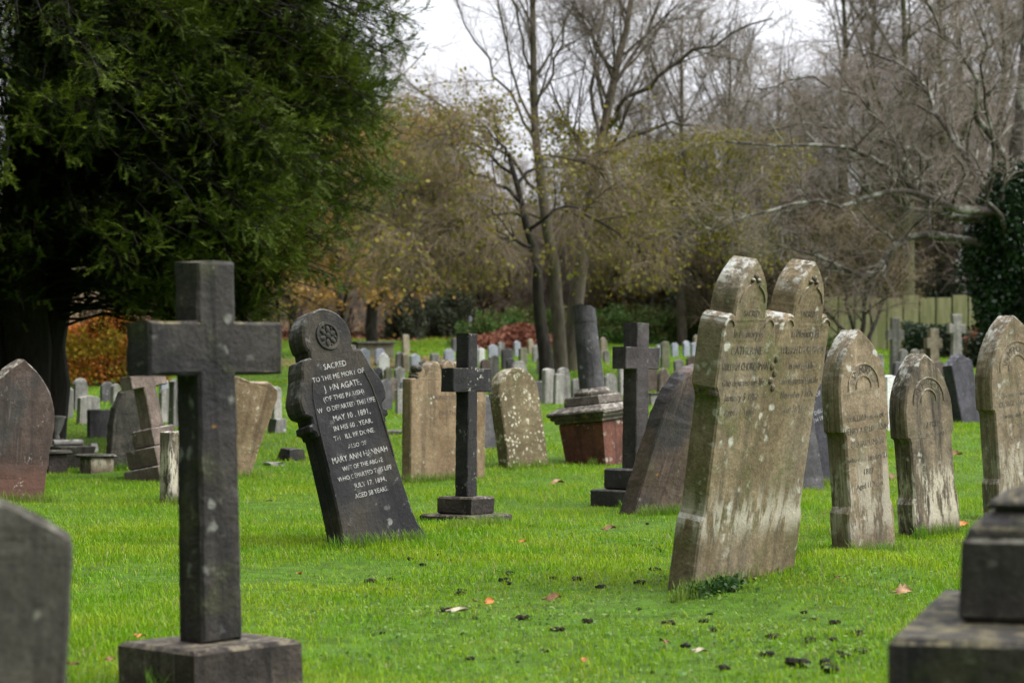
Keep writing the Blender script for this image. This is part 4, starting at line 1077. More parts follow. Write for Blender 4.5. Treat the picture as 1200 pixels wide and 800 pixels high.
cm = [clod_mesh(i, .026) for i in range(4)]
big = clod_mesh(77, .042)
def drop(me, name, px, py, dz=0.0, sc=1.0):
    p, d = ground_at(px, py)
    o = link(bpy.data.objects.new(name, me)); o.location = p + Vector((0, 0, dz)); o.rotation_euler = (0, 0, random.uniform(0, 6.28)); o.scale = (sc,) * 3
    return o
tag(drop(big, 'soil_clod', 934, 781, .01), 'largest crumbly heap of dark soil, left of the black tomb base', 'soil')
tag(drop(big, 'soil_clod', 972, 789, .008, .8), 'wide dark soil heap beside the largest one at the tomb base', 'soil')
for i, (x, y) in enumerate([(481, 655), (496, 661), (432, 679), (521, 717), (615, 725), (594, 682), (596, 686), (645, 682), (674, 684), (541, 692), (539, 697), (748, 690), (765, 674), (703, 693), (770, 646), (746, 640), (671, 628), (624, 620), (760, 614),
                              (823, 728), (834, 737), (902, 746), (950, 750), (973, 750), (1006, 743), (1008, 764), (965, 779), (900, 768), (655, 737), (690, 729), (550, 765), (1055, 655), (1035, 640), (957, 640), (938, 648), (860, 700), (785, 730), (598, 675), (500, 800)]):
    tag(drop(cm[i % 4], 'soil_clod', x + random.uniform(-2, 2), y, .004, random.uniform(.6, 1.15)), 'small dark clump of soil lying in the short turf', 'soil', 'little soil clumps scattered over the lawn')

_r = random.Random(4)
for i in range(26):
    tag(drop(cm[i % 4], 'soil_clod', _r.uniform(420, 1035), _r.uniform(640, 798), .003, _r.uniform(.35, .95)), 'small dark clump of soil lying in the short turf', 'soil', 'little soil clumps scattered over the lawn')

def leaf_mesh(seed, L, mat, wf=.6, lobes=0):
    rng = random.Random(seed); n = 10; V = []; Q = []
    for i in range(n + 1):
        t = i / n; w = wf * L * .5 * (math.sin(math.pi * min(1, t * .94 + .05)) ** .8) * (1 + (.35 * math.sin(t * 21) if lobes else .04 * math.sin(t * 40)))
        curl = .07 * L * math.sin(t * 5.2 + seed) + .05 * L * rng.random()
        for s in (-1, -.5, 0, .5, 1):
            V.append((t * L - L / 2, s * w, curl * .6 + abs(s) ** 1.5 * w * .75 + (.05 * L * math.sin(5 * t + 2 * s))))
    for i in range(n):
        for j in range(4): Q.append((i * 5 + j, i * 5 + j + 1, i * 5 + j + 6, i * 5 + j + 5))
    # a stalk
    b = len(V)
    for x_ in (-L / 2, -L * .8):
        for dy, dz in ((-.004, 0), (.004, 0), (0, .007)): V.append((x_, dy, dz + .01))
    for i in range(3): Q.append((b + i, b + (i + 1) % 3, b + 3 + (i + 1) % 3, b + 3 + i))
    me = np_mesh('fallen_leaf', V, Q, None, [mat], smooth=True); return me
def leaf(px, py, L, mat, label, rot, group=None, lobes=0, tilt=.25, seed=1):
    p, d = ground_at(px, py); o = link(bpy.data.objects.new('fallen_leaf', leaf_mesh(seed, L, mat, .62, lobes)))
    o.location = p + Vector((0, 0, .030)); o.rotation_euler = (tilt, -.15, rot); tag(o, label, 'leaf', group)
leaf(1059, 705, .085, M['leaf_buff'], 'large curled buff leaf lying on the lawn left of the black tomb', .35, tilt=.75, lobes=1, seed=12)
leaf(539, 724, .075, M['leaf_white'], 'long bleached leaf on the lawn below the slim black cross', .1, seed=2)
leaf(573, 713, .055, M['leaf_orange'], 'small round orange leaf right of the bleached leaf', .9, tilt=.8, seed=3)
leaf(649, 709, .075, M['leaf_brown'], 'curled dark brown leaf on the lawn in mid foreground', .4, seed=4, tilt=.5)
leaf(654, 571, .12, M['leaf_buff'], 'pale tan leaf lying below the red pedestal', .3, seed=5)
leaf(822, 770, .05, M['leaf_white'], 'tiny whitish leaf on the lawn below the twin headed stone', .3, seed=6)
leaf(1120, 536, .16, M['leaf_brown'], 'reddish brown lobed leaf between the stained and tall gothic stones', .2, lobes=1, seed=7, tilt=.5)
leaf(1129, 620, .12, M['leaf_orange'], 'orange leaf at the foot of the tall gothic stone', .8, seed=8)
leaf(613, 640, .05, M['leaf_orange'], 'orange flake of leaf right of the slim cross base', .5, seed=9)
leaf(715, 624, .09, M['leaf_brown'], 'brown leaf on the lawn below the stepped cross', .5, seed=10)
leaf(1046, 562, .14, M['leaf_brown'], 'brown leaf in the gap between the two shorter gothic stones', 1.2, lobes=1, seed=11)

_r = random.Random(8)
for i in range(15):
    leaf(_r.uniform(60, 1150), 560 + 235 * _r.random() ** .8, _r.uniform(.03, .05), M[_r.choice(['leaf_brown', 'leaf_brown', 'leaf_buff', 'leaf_orange'])], 'tiny withered leaf dropped in the grass', _r.uniform(0, 6), 'tiny withered leaves in the grass', seed=20 + i, tilt=_r.uniform(0, .5))
for i in range(26):
    leaf(_r.uniform(405, 560), _r.uniform(412, 432), .12, M[_r.choice(['leaf_brown', 'leaf_orange'])], 'rusty leaf lying on the bare earth strip between the far rows', _r.uniform(0, 6), 'rusty leaves on the bare earth strip', seed=60 + i)
# ------------------------------------------------------------------ trees
M['bark'] = plain_mat('grey brown bark', (0.0605, 0.0484, 0.0374), (0.1320, 0.1100, 0.0858), 6, .9, .8, (3, 3, .6), extra=((0.07, 0.085, 0.025), .5, 3, .5))
M['bark_moss'] = plain_mat('mossy bark', (0.06, 0.055, 0.035), (0.13, 0.12, 0.075), 5, .9, .8, (3, 3, .8), extra=((0.09, 0.105, 0.03), .6, 2.5, .45))
M['bark_dark'] = plain_mat('dark wet bark', (0.018, 0.015, 0.013), (0.05, 0.042, 0.034), 6, .9, .8, (3, 3, .6), extra=((0.035, 0.045, 0.015), .4, 3, .52))
M['bark_yew'] = plain_mat('dark yew bark', (0.010, 0.008, 0.007), (0.024, 0.019, 0.015), 6, .9, .8, (3, 3, .6))
M['bark_pale'] = plain_mat('pale lichened bark', (0.05, 0.042, 0.035), (0.11, 0.094, 0.078), 4, .9, .6, (2, 2, 2), extra=((0.36, 0.36, 0.31), .9, 1.6, .50))
M['twig_grey'] = plain_mat('grey brown twigs', (0.135, 0.112, 0.088), (0.245, 0.208, 0.168), .7, .9, 0)
M['twig_brown'] = plain_mat('brown twigs', (0.125, 0.096, 0.062), (0.25, 0.192, 0.125), .7, .9, 0)
M['twig_green'] = plain_mat('green tinged twigs', (0.1190, 0.1092, 0.0588), (0.2100, 0.1890, 0.1120), .7, .9, 0)
M['twig_mauve'] = plain_mat('mauve grey twigs', (0.16, 0.13, 0.109), (0.295, 0.243, 0.205), .7, .9, 0)
L_YEL = leaf_mat('yellow green leaves', [(0.16, 0.16, 0.025), (0.30, 0.24, 0.035), (0.10, 0.12, 0.02), (0.20, 0.17, 0.03)], .6, .35)
L_ORA = leaf_mat('orange autumn leaves', [(0.34, 0.17, 0.035), (0.48, 0.29, 0.08), (0.26, 0.15, 0.04), (0.42, 0.29, 0.09)], .6, .35)
L_OLI = leaf_mat('olive leaves', [(0.055, 0.062, 0.018), (0.12, 0.115, 0.03), (0.10, 0.075, 0.025)], .6, .3)
L_BRA = leaf_mat('bramble leaves', [(0.055, 0.125, 0.025), (0.11, 0.21, 0.05), (0.06, 0.075, 0.02), (0.13, 0.15, 0.035)], 1.2, .3)
L_EVG = leaf_mat('evergreen leaves', [(0.012, 0.028, 0.010), (0.03, 0.055, 0.018), (0.035, 0.05, 0.02)], 1.2, .15, .4, .35)
L_GRY = leaf_mat('grey green leaves', [(0.04, 0.055, 0.028), (0.085, 0.10, 0.055), (0.05, 0.055, 0.03)], 1.0, .2)
L_IVY = leaf_mat('ivy leaves', [(0.012, 0.034, 0.012), (0.035, 0.07, 0.026), (0.02, 0.045, 0.016)], 1.2, .12, .35, .4)
L_BEE = leaf_mat('beech hedge leaves', [(0.30, 0.085, 0.014), (0.42, 0.17, 0.025), (0.24, 0.20, 0.025), (0.44, 0.30, 0.03)], 1.6, .4, patch_lo=.48, patch_hi=.6)
L_RED = leaf_mat('rusty fallen leaves', [(0.10, 0.032, 0.020), (0.25, 0.10, 0.06), (0.17, 0.055, 0.03), (0.33, 0.16, 0.10)], 1.2, .15)
L_YEW = leaf_mat('old yew needles', [(0.006, 0.011, 0.002), (0.014, 0.023, 0.004), (0.010, 0.018, 0.003), (0.020, 0.032, 0.005)], .8, .12, .6, .06, .42, .62)
L_YEWNEW = leaf_mat('young yew needles', [(0.028, 0.047, 0.004), (0.060, 0.090, 0.008), (0.046, 0.072, 0.006), (0.105, 0.140, 0.012)], .8, .25, .6, .10, .42, .62)

def tree_root(name, label, cat, loc, group=None):
    t = empty(name, loc); return tag(t, label, cat, group)

def limb(pts, r0, r1, d0, d1=None, n=12, rng=None, wob=.04):
    d1 = d0 if d1 is None else d1; m = len(pts)
    P = [at(x, y, d0 + (d1 - d0) * i / (m - 1)) for i, (x, y) in enumerate(pts)]
    R = [r0 + (r1 - r0) * (i / (m - 1)) ** .8 for i in range(m)]
    return poly(P, R, n, rng, wob)

def grow(rng, levels, specs):
    """levels: list of (P,R); every spec adds one level of branches to the level it names"""
    for s in specs:
        s = dict(s); src = s.pop('src', -1)
        if isinstance(src, int): P, R = levels[src]
        levels.append(children(rng, P, R, **s))
    return levels

def finish_tree(root, origin, wood, twigs, leaves=None, wmat='bark', tmat='twig_grey', lmat=None, ks=(9, 6), kt=(4, 3, 3)):
    """trunk, branches, twigs and leaves as parts of the tree; geometry is kept local to its foot"""
    o = np.array(origin)
    s = Soup()
    for i, (P, R) in enumerate(wood[:1]): s.add(*tubes(P - o, R, 12))
    link(bpy.data.objects.new('trunk', s.mesh('trunk', [M[wmat]], True)), root)
    s = Soup()
    for i, (P, R) in enumerate(wood[1:]): s.add(*tubes(P - o, R, ks[min(i, len(ks) - 1)]), 0)
    for i, (P, R) in enumerate(twigs): s.add(*tubes(P - o, R, kt[min(i, len(kt) - 1)]), 1)
    link(bpy.data.objects.new('crown', s.mesh('crown', [M[wmat], M[tmat]], True)), root)
    if leaves is not None:
        v, q = leaves
        link(bpy.data.objects.new('leaves', np_mesh('leaves', v - o, q, None, [lmat])), root)

def leaf_sites(rng, lev, n, jit=.05, zmax=None, zmin=None):
    P, R = lev; pts = P[:, 1:].reshape(-1, 3)
    if zmax is not None: pts = pts[pts[:, 2] < zmax]
    if zmin is not None: pts = pts[pts[:, 2] > zmin]
    return pts[rng.integers(0, len(pts), n)] + rng.normal(size=(n, 3)) * jit

cat2 = lambda ls: (np.concatenate([p for p, r in ls]), np.concatenate([r for p, r in ls]))

# --- yew
def yew():
    rng = np.random.default_rng(21)
    X0, Y0 = -6.1, 26.0
    g0 = float(gz(X0, Y0)); o = np.array([X0, Y0, g0])
    t = tree_root('yew_tree', 'huge dark yew filling the upper left, its boughs hanging over the graves', 'tree', o)
    zs = np.array([1.0, 1.5, 2.0, 3.1, 4.2, 5.7, 7.5, 9.0, 10.3, 11.0]); rs = np.array([2.0, 2.8, 3.4, 4.3, 4.95, 4.15, 3.1, 2.2, 1.0, .1])
    stems = []
    for k in range(5):
        a = k * 1.26 + .3
        stems.append(poly([o + [.28 * math.cos(a), .28 * math.sin(a), -.1], o + [.4 * math.cos(a), .4 * math.sin(a), 1.6], o + [.7 * math.cos(a), .7 * math.sin(a), 4.5], o + [.6 * math.cos(a), .6 * math.sin(a), 9.5]], [.36, .3, .2, .04], 12, rng, .03))
    trunk = cat2(stems)
    N = 1500
    z = rng.choice(np.linspace(1.75, 10.3, 400), N, p=(lambda w: w / w.sum())(np.interp(np.linspace(1.75, 10.3, 400), zs, rs) ** 1.0))
    hi = (z > 7.2) & (rng.random(N) < .7); z[hi] = rng.uniform(1.9, 6.8, hi.sum())
    az = rng.uniform(-math.pi, .35, N); az[:330] = rng.uniform(-.9, .5, 330); az[330:560] = rng.uniform(-3.6, -2.3, 230); back = rng.random(N) < .10; az[back] = -az[back]
    # the boughs bunch into some hundred leafy fronds with dark gaps between them
    K_ = 120; mz = np.sort(rng.choice(z, K_)); own = np.clip(np.searchsorted(mz, z), 0, K_ - 1)
    cand = np.clip(own + rng.integers(-5, 6, N), 0, K_ - 1); maz = rng.uniform(-math.pi, .35, K_); maz[::4] = rng.uniform(-.75, .5, len(maz[::4])); mr = rng.uniform(.80, 1.04, K_)
    best = cand[:, None] * 0 + np.clip(own[:, None] + np.arange(-6, 7)[None], 0, K_ - 1)
    pick = best[np.arange(N), np.argmin(np.abs(maz[best] - az[:, None]), 1)]
    gath = rng.random(N) < .85
    az = np.where(gath & ~back, maz[pick] + rng.normal(size=N) * .085, az); z = np.where(gath, mz[pick] + rng.normal(size=N) * .14, z)
    lumps = 1 + .13 * np.sin(3 * az + 1.3 * z) + .09 * np.sin(7 * az - 2.1 * z + 1)
    r = np.interp(z, zs, rs) * lumps * np.where(gath, mr[pick] * rng.uniform(.82, 1.02, N), rng.uniform(.66, .95, N))
    P = np.zeros((N, 9, 3)); s = np.linspace(0, 1, 9)
    start = .12; rise = rng.uniform(-.05, .40, N)
    for k in range(9):
        rr = r * (start + (1 - start) * s[k])
        P[:, k, 0] = X0 + rr * np.cos(az); P[:, k, 1] = Y0 + rr * np.sin(az)
        P[:, k, 2] = g0 * 0 + z + r * (rise * s[k] * 1.2 - (.13 + rise) * s[k] ** 2.4) + .12
    P[:, 1:-1] += rng.normal(size=(N, 7, 3)) * .05
    R = np.broadcast_to(np.linspace(.020, .005, 9), (N, 9)).copy()
    l2 = children(rng, P, R, N * 20, (.34, .85), (25, 60), 5, .07, (0, 0, .03), .28, 1, .5, .003, .4, .25, .50, 1.0)
    l3 = children(rng, l2[0], l2[1], N * 20 * 7, (.13, .32), (28, 50), 3, .05, (0, 0, -.02), .03, 1, .6, .002, .6, .15, .35, .55)
    rad3 = np.hypot(l3[0][:, 0, 0] - X0, l3[0][:, 0, 1] - Y0); az3 = np.arctan2(l3[0][:, 0, 1] - Y0, l3[0][:, 0, 0] - X0); z3 = l3[0][:, 0, 2]
    s3 = rad3 / (np.interp(z3, zs, rs) * (1 + .13 * np.sin(3 * az3 + 1.3 * z3) + .09 * np.sin(7 * az3 - 2.1 * z3 + 1)))
    s_ = Soup(); s_.add(*tubes(trunk[0] - o, trunk[1], 10))
    link(bpy.data.objects.new('trunk', s_.mesh('trunk', [M['bark_yew']], True)), t)
    s_ = Soup(); s_.add(*tubes(P - o, R, 4)); s_.add(*tubes(l2[0] - o, l2[1], 3))
    link(bpy.data.objects.new('branches', s_.mesh('branches', [M['bark_yew']])), t)
    # flat needle sprays, combed along both sides of the twigs
    Q = l3[0]; B = len(Q); m = 17
    k = (np.arange(m)[None] + rng.random((B, 1))) / m * 1.999; i = np.minimum(k.astype(int), 1); f = (k - i)[..., None]
    ar = np.arange(B)[:, None]
    C = Q[ar, i] * (1 - f) + Q[ar, i + 1] * f
    T = nrm(Q[:, 2] - Q[:, 0])[:, None, :]
    sgn = np.where(np.arange(m) % 2 == 0, 1.0, -1.0)[None, :, None]
    side = nrm(np.cross(T, nrm(np.array([[[0, 0, 1.]]]) + rng.normal(size=(B, 1, 3)) * .35))) * sgn
    D = nrm(side * .8 + T * .65 + rng.normal(size=(B, m, 3)) * .16)
    ln = rng.uniform(.030, .050, (B, m))[..., None]
    wv = nrm(T + rng.normal(size=(B, m, 3)) * .2) * .0072
    v = np.stack([C - wv, C + wv, C + D * ln], 2).reshape(-1, 3)
    q = np.arange(len(v)).reshape(-1, 3)
    # young shoots at the ends of the boughs are a fresher green than the old needles
    tipness = np.repeat(s3 + rng.normal(size=B) * .07, m)
    mi = (tipness > .78).astype(np.int32)
    link(bpy.data.objects.new('foliage', np_mesh('foliage', v - o, None, q, [L_YEW, L_YEWNEW], None, mi)), t)
    # unseen yews added at left to darken the stones' left faces; same meshes
    for x, y, rz, lab in ((-10.8, 13.5, 1.1, 'second dark yew added out of view on the left to shade the stones'), (-9.6, 2.0, -1.0, 'third dark yew added out of view, nearest the viewer, to shade the stones')):
        c = tree_root('yew_tree', lab, 'tree', (x, y, float(gz(x, y)))); c.rotation_euler = (0, 0, rz); c.scale = (.9, .9, .95)
        for ch in list(t.children):
            k = ch.copy(); COL.objects.link(k); k.parent = c
yew()

# --- tall bare tree, left leader
def tall_left():
    rng = np.random.default_rng(31); d = 47
    o = at(657, 441, d); o = (o.x, o.y, float(gz(o.x, o.y)))
    t = tree_root('bare_tree', 'tall bare tree with a straight stem rising out of the frame at top centre', 'tree', o)
    tr = limb([(657, 446), (656, 400), (651, 330), (640, 255), (631, 180), (626, 100), (624, 0), (621, -130), (619, -260)], .18, .03, d, d, 12, rng, .02)
    hand = cat2([limb([(631, 225), (600, 190), (555, 150), (505, 115), (455, 70)], 0.046, .012, d, d - 2, 12, rng, .05),
                 limb([(629, 170), (608, 130), (575, 80), (545, 25), (520, -40)], 0.043, .012, d, d + 1.5, 12, rng, .05),
                 limb([(627, 130), (645, 90), (662, 40), (675, -20), (682, -80)], 0.043, .012, d, d + 1, 12, rng, .05),
                 limb([(633, 255), (600, 240), (555, 225), (505, 222), (465, 235)], 0.040, .010, d, d - 2.5, 12, rng, .05),
                 limb([(627, 150), (605, 100), (590, 50), (580, -10), (575, -80)], 0.037, .012, d, d - 1, 12, rng, .05),
                 limb([(640, 300), (665, 250), (672, 190), (678, 120), (690, 60)], 0.043, .012, d, d + 1, 12, rng, .05),
                 limb([(626, 90), (612, 50), (600, 0), (592, -60), (586, -130)], 0.031, .01, d, d, 12, rng, .05)])
    l1 = cat2([hand, children(rng, tr[0], tr[1], 16, (2.0, 3.6), (25, 50), 12, .07, (0, 0, .05), .4, .95, .5, .02, .25)])
    L = grow(rng, [l1], [dict(count=240, lens=(.9, 2.0), ang=(22, 50), n=7, wob=.10, trop=(0, 0, .035), t0=.2, rk=.5, rmin=.006),
                         dict(count=2300, lens=(.45, 1.15), ang=(18, 50), n=5, wob=.10, trop=(0, 0, .02), t0=.15, rk=.6, rmin=.004),
                         dict(count=6500, lens=(.25, .7), ang=(18, 50), n=4, wob=.12, trop=(0, 0, .0), t0=.1, rk=.65, rmin=.0024)])
    C = leaf_sites(rng, L[3], 6500, .08, zmax=7.0)
    finish_tree(t, o, [tr, l1, L[1]], L[2:], leaf_quads(rng, C, .10, .7, .3), 'bark', 'twig_grey', L_YEL)
tall_left()

def tall_right():
    rng = np.random.default_rng(32); d = 48
    o = at(667, 440, d); o = (o.x, o.y, float(gz(o.x, o.y)))
    t = tree_root('bare_tree', 'forked bare tree leaning right behind the broken column, a long limb reaching right', 'tree', o)
    tr = limb([(667, 446), (671, 390), (680, 300), (692, 235), (706, 155), (722, 85), (736, 25), (748, -60), (755, -180)], .22, .03, d, d + .5, 12, rng, .02)
    hand = cat2([limb([(706, 155), (735, 118), (785, 80), (840, 48), (905, 22)], 0.068, .015, d, d - 2, 12, rng, .05),
                 limb([(703, 165), (695, 110), (700, 50), (712, 0), (716, -60)], 0.048, .012, d, d + 1, 12, rng, .05),
                 limb([(716, 105), (745, 60), (770, 10), (790, -50), (800, -120)], 0.054, .012, d, d + 1, 12, rng, .05),
                 limb([(700, 190), (740, 160), (790, 150), (840, 155), (890, 175)], 0.041, .010, d, d - 2.5, 12, rng, .06),
                 limb([(690, 280), (730, 250), (780, 245), (825, 260), (860, 290)], 0.041, .010, d, d - 2.5, 12, rng, .06),
                 limb([(722, 85), (690, 40), (665, -20), (650, -80), (640, -140)], 0.034, .010, d, d - 1, 12, rng, .05)])
    l1 = cat2([hand, children(rng, tr[0], tr[1], 14, (1.8, 3.2), (25, 50), 12, .07, (0, 0, .04), .4, .95, .5, .02, .25)])
    L = grow(rng, [l1], [dict(count=240, lens=(.9, 2.0), ang=(22, 50), n=7, wob=.10, trop=(0, 0, .02), t0=.2, rk=.5, rmin=.006),
                         dict(count=2300, lens=(.45, 1.15), ang=(18, 50), n=5, wob=.10, t0=.15, rk=.6, rmin=.004),
                         dict(count=6500, lens=(.25, .7), ang=(18, 50), n=4, wob=.12, t0=.1, rk=.65, rmin=.0024)])
    C = leaf_sites(rng, L[3], 6500, .08, zmax=6.4)
    finish_tree(t, o, [tr, l1, L[1]], L[2:], leaf_quads(rng, C, .10, .7, .3), 'bark', 'twig_grey', L_YEL)
tall_right()

# --- crooked weeping tree in front of them
def weeping():
    rng = np.random.default_rng(33); d = 43
    o = at(641, 446, d); o = (o.x, o.y, float(gz(o.x, o.y)))
    t = tree_root('weeping_tree', 'crooked dark tree with drooping arms and a curtain of fine twigs left of centre', 'tree', o)
    tr = limb([(641, 452), (639, 415), (634, 385), (630, 345), (627, 300), (618, 270), (611, 240), (603, 205), (596, 180)], .17, .04, d, d, 12, rng, .02)
    hand = cat2([limb([(625, 290), (590, 284), (545, 298), (505, 318), (475, 352)], 0.045, .012, d, d - 2.5, 12, rng, .05),
                 limb([(611, 238), (575, 208), (525, 212), (480, 235), (445, 275)], 0.045, .010, d, d - 1, 12, rng, .06),
                 limb([(603, 205), (560, 175), (510, 170), (470, 190), (440, 225)], 0.038, .010, d, d + 2, 12, rng, .06),
                 limb([(606, 215), (640, 185), (680, 190), (715, 215), (735, 255)], 0.038, .010, d, d + 1.5, 12, rng, .06),
                 limb([(618, 270), (660, 245), (700, 255), (735, 285), (755, 320)], 0.038, .010, d, d - 2, 12, rng, .06),
                 limb([(615, 255), (580, 250), (540, 260), (505, 280), (480, 305)], 0.034, .010, d, d - 3, 12, rng, .06),
                 limb([(600, 195), (585, 165), (560, 150), (530, 150), (500, 165)], 0.026, .008, d, d - 2, 12, rng, .06)])
    L = grow(rng, [hand], [dict(count=230, lens=(.8, 1.9), ang=(25, 75), n=7, wob=.12, trop=(0, 0, -.07), t0=.12, rk=.5, rmin=.006, up_bias=.3),
                           dict(count=2500, lens=(.5, 1.25), ang=(20, 70), n=6, wob=.10, trop=(0, 0, -.20), t0=.1, rk=.55, rmin=.0038),
                           dict(count=9500, lens=(.25, .7), ang=(15, 60), n=4, wob=.12, trop=(0, 0, -.15), t0=.05, rk=.7, rmin=.0034)])
    L[2:] = [(P[P[:, -1, 2] > 2.75], R[P[:, -1, 2] > 2.75]) for P, R in L[2:]]
    C = leaf_sites(rng, L[3], 6500, .08)
    finish_tree(t, o, [tr, hand, L[1]], L[2:], leaf_quads(rng, C, .10, .7, .4), 'bark_dark', 'twig_brown', L_YEL)
weeping()

# --- gnarled spreading tree on the right, its trunk wrapped in ivy
def gnarled():
    rng = np.random.default_rng(34); d = 42
    o = at(1190, 450, d); o = (o.x, o.y, float(gz(o.x, o.y)))
    t = tree_root('spreading_tree', 'gnarled grey tree on the right, long pale limbs spreading left from an ivy clad trunk', 'tree', o)
    tr = limb([(1190, 458), (1188, 400), (1184, 340), (1180, 290), (1176, 250), (1185, 200), (1195, 140), (1200, 60), (1205, -40)], .36, .06, d, d, 12, rng, .03)
    hand = cat2([limb([(1180, 300), (1168, 250), (1125, 246), (1082, 226), (1040, 196), (1000, 172), (930, 172), (850, 166)], 0.133, .016, d, d - 3, 12, rng, .06),
                 limb([(1178, 270), (1110, 242), (1078, 182), (1022, 160), (945, 150), (880, 158)], 0.101, .012, d, d + 2, 12, rng, .06),
                 limb([(1180, 300), (1085, 268), (1040, 300), (1012, 326), (960, 300), (905, 292)], 0.094, .012, d, d - 2, 12, rng, .06),
                 limb([(1178, 255), (1130, 190), (1100, 140), (1085, 100), (1040, 70), (985, 60)], 0.094, .012, d, d + 2, 12, rng, .06),
                 limb([(1185, 200), (1150, 140), (1140, 80), (1110, 40), (1080, -10), (1060, -60)], 0.078, .012, d, d - 2, 12, rng, .06),
                 limb([(1100, 236), (1060, 220), (1000, 240), (940, 235), (880, 250), (830, 275)], 0.070, .010, d - 1, d - 4, 12, rng, .06),
                 limb([(1080, 228), (1050, 175), (1020, 120), (980, 100), (930, 95), (890, 105)], 0.055, .010, d - 1, d + 1, 12, rng, .06),
                 limb([(1190, 170), (1240, 120), (1280, 80), (1320, 30), (1350, -20), (1380, -60)], 0.086, .012, d, d, 12, rng, .06),
                 limb([(1182, 260), (1240, 240), (1290, 200), (1340, 190), (1390, 200), (1430, 230)], 0.094, .012, d, d - 2, 12, rng, .06),
                 limb([(1180, 280), (1160, 230), (1165, 170), (1150, 110), (1155, 60), (1140, 10)], 0.062, .010, d - .5, d - 3, 12, rng, .06)])
    L = grow(rng, [hand], [dict(count=330, lens=(.8, 1.9), ang=(25, 70), n=7, wob=.24, trop=(0, 0, .01), t0=.15, rk=.5, rmin=.008, up_bias=.3),
                           dict(count=3000, lens=(.4, 1.0), ang=(20, 65), n=5, wob=.2, trop=(0, 0, -.02), t0=.1, rk=.5, rmin=.0034),
                           dict(count=8000, lens=(.2, .6), ang=(20, 65), n=4, wob=.2, trop=(0, 0, -.04), t0=.05, rk=.65, rmin=.0028)])
    finish_tree(t, o, [tr, hand, L[1]], L[2:], None, 'bark_pale', 'twig_mauve')
    n = 26000; oo = np.array(o)
    zz = rng.uniform(0, 1, n) ** .8 * 4.3; az = rng.uniform(0, 6.283, n)
    lum = 1 + .22 * np.sin(3 * az + 2.2 * zz) + .16 * np.sin(5 * az - 3.7 * zz + 1)
    r = np.interp(zz, [0, .5, 1.6, 2.8, 3.6, 4.3], [.35, .5, .8, .85, .65, .3]) * lum * rng.uniform(.55, 1.05, n) ** .6
    C = np.stack([r * np.cos(az), r * np.sin(az), zz], -1) + rng.normal(size=(n, 3)) * .06
    v, q = leaf_quads(rng, C, .10, .85, .45)
    link(bpy.data.objects.new('ivy', np_mesh('ivy', v, q, None, [L_IVY])), t)
gnarled()

def small_multi():
    rng = np.random.default_rng(35); d = 50
    o = at(1003, 432, d); o = (o.x, o.y, float(gz(o.x, o.y)))
    t = tree_root('small_tree', 'small dark many stemmed tree before the fence, left of the tall grey cross', 'tree', o)
    tr = cat2([limb([(1003, 436), (998, 410), (985, 385), (965, 360), (945, 345)], .07, .02, d, d - 1, 12, rng, .03), limb([(1003, 436), (1008, 405), (1012, 370), (1016, 330), (1010, 290)], .09, .025, d, d, 12, rng, .03),
               limb([(1004, 436), (1018, 400), (1030, 365), (1048, 330), (1065, 300)], .07, .02, d, d + 1, 12, rng, .03), limb([(1002, 436), (1000, 395), (992, 350), (980, 310), (975, 275)], .06, .02, d, d + .5, 12, rng, .03)])
    L = grow(rng, [tr], [dict(count=46, lens=(.9, 1.9), ang=(25, 65), n=8, wob=.14, trop=(0, 0, .03), t0=.35, rk=.55, rmin=.009),
                         dict(count=420, lens=(.4, 1.0), ang=(25, 65), n=5, wob=.14, t0=.1, rk=.55, rmin=.0045),
                         dict(count=3200, lens=(.2, .5), ang=(20, 65), n=4, wob=.14, t0=.05, rk=.7, rmin=.003)])
    C = leaf_sites(rng, L[3], 1300, .1, zmin=float(o[2]) + 1.7)
    finish_tree(t, o, [tr, L[1]], L[2:], leaf_quads(rng, C, .08, .7, .3), 'bark_dark', 'twig_brown', L_OLI)
small_multi()

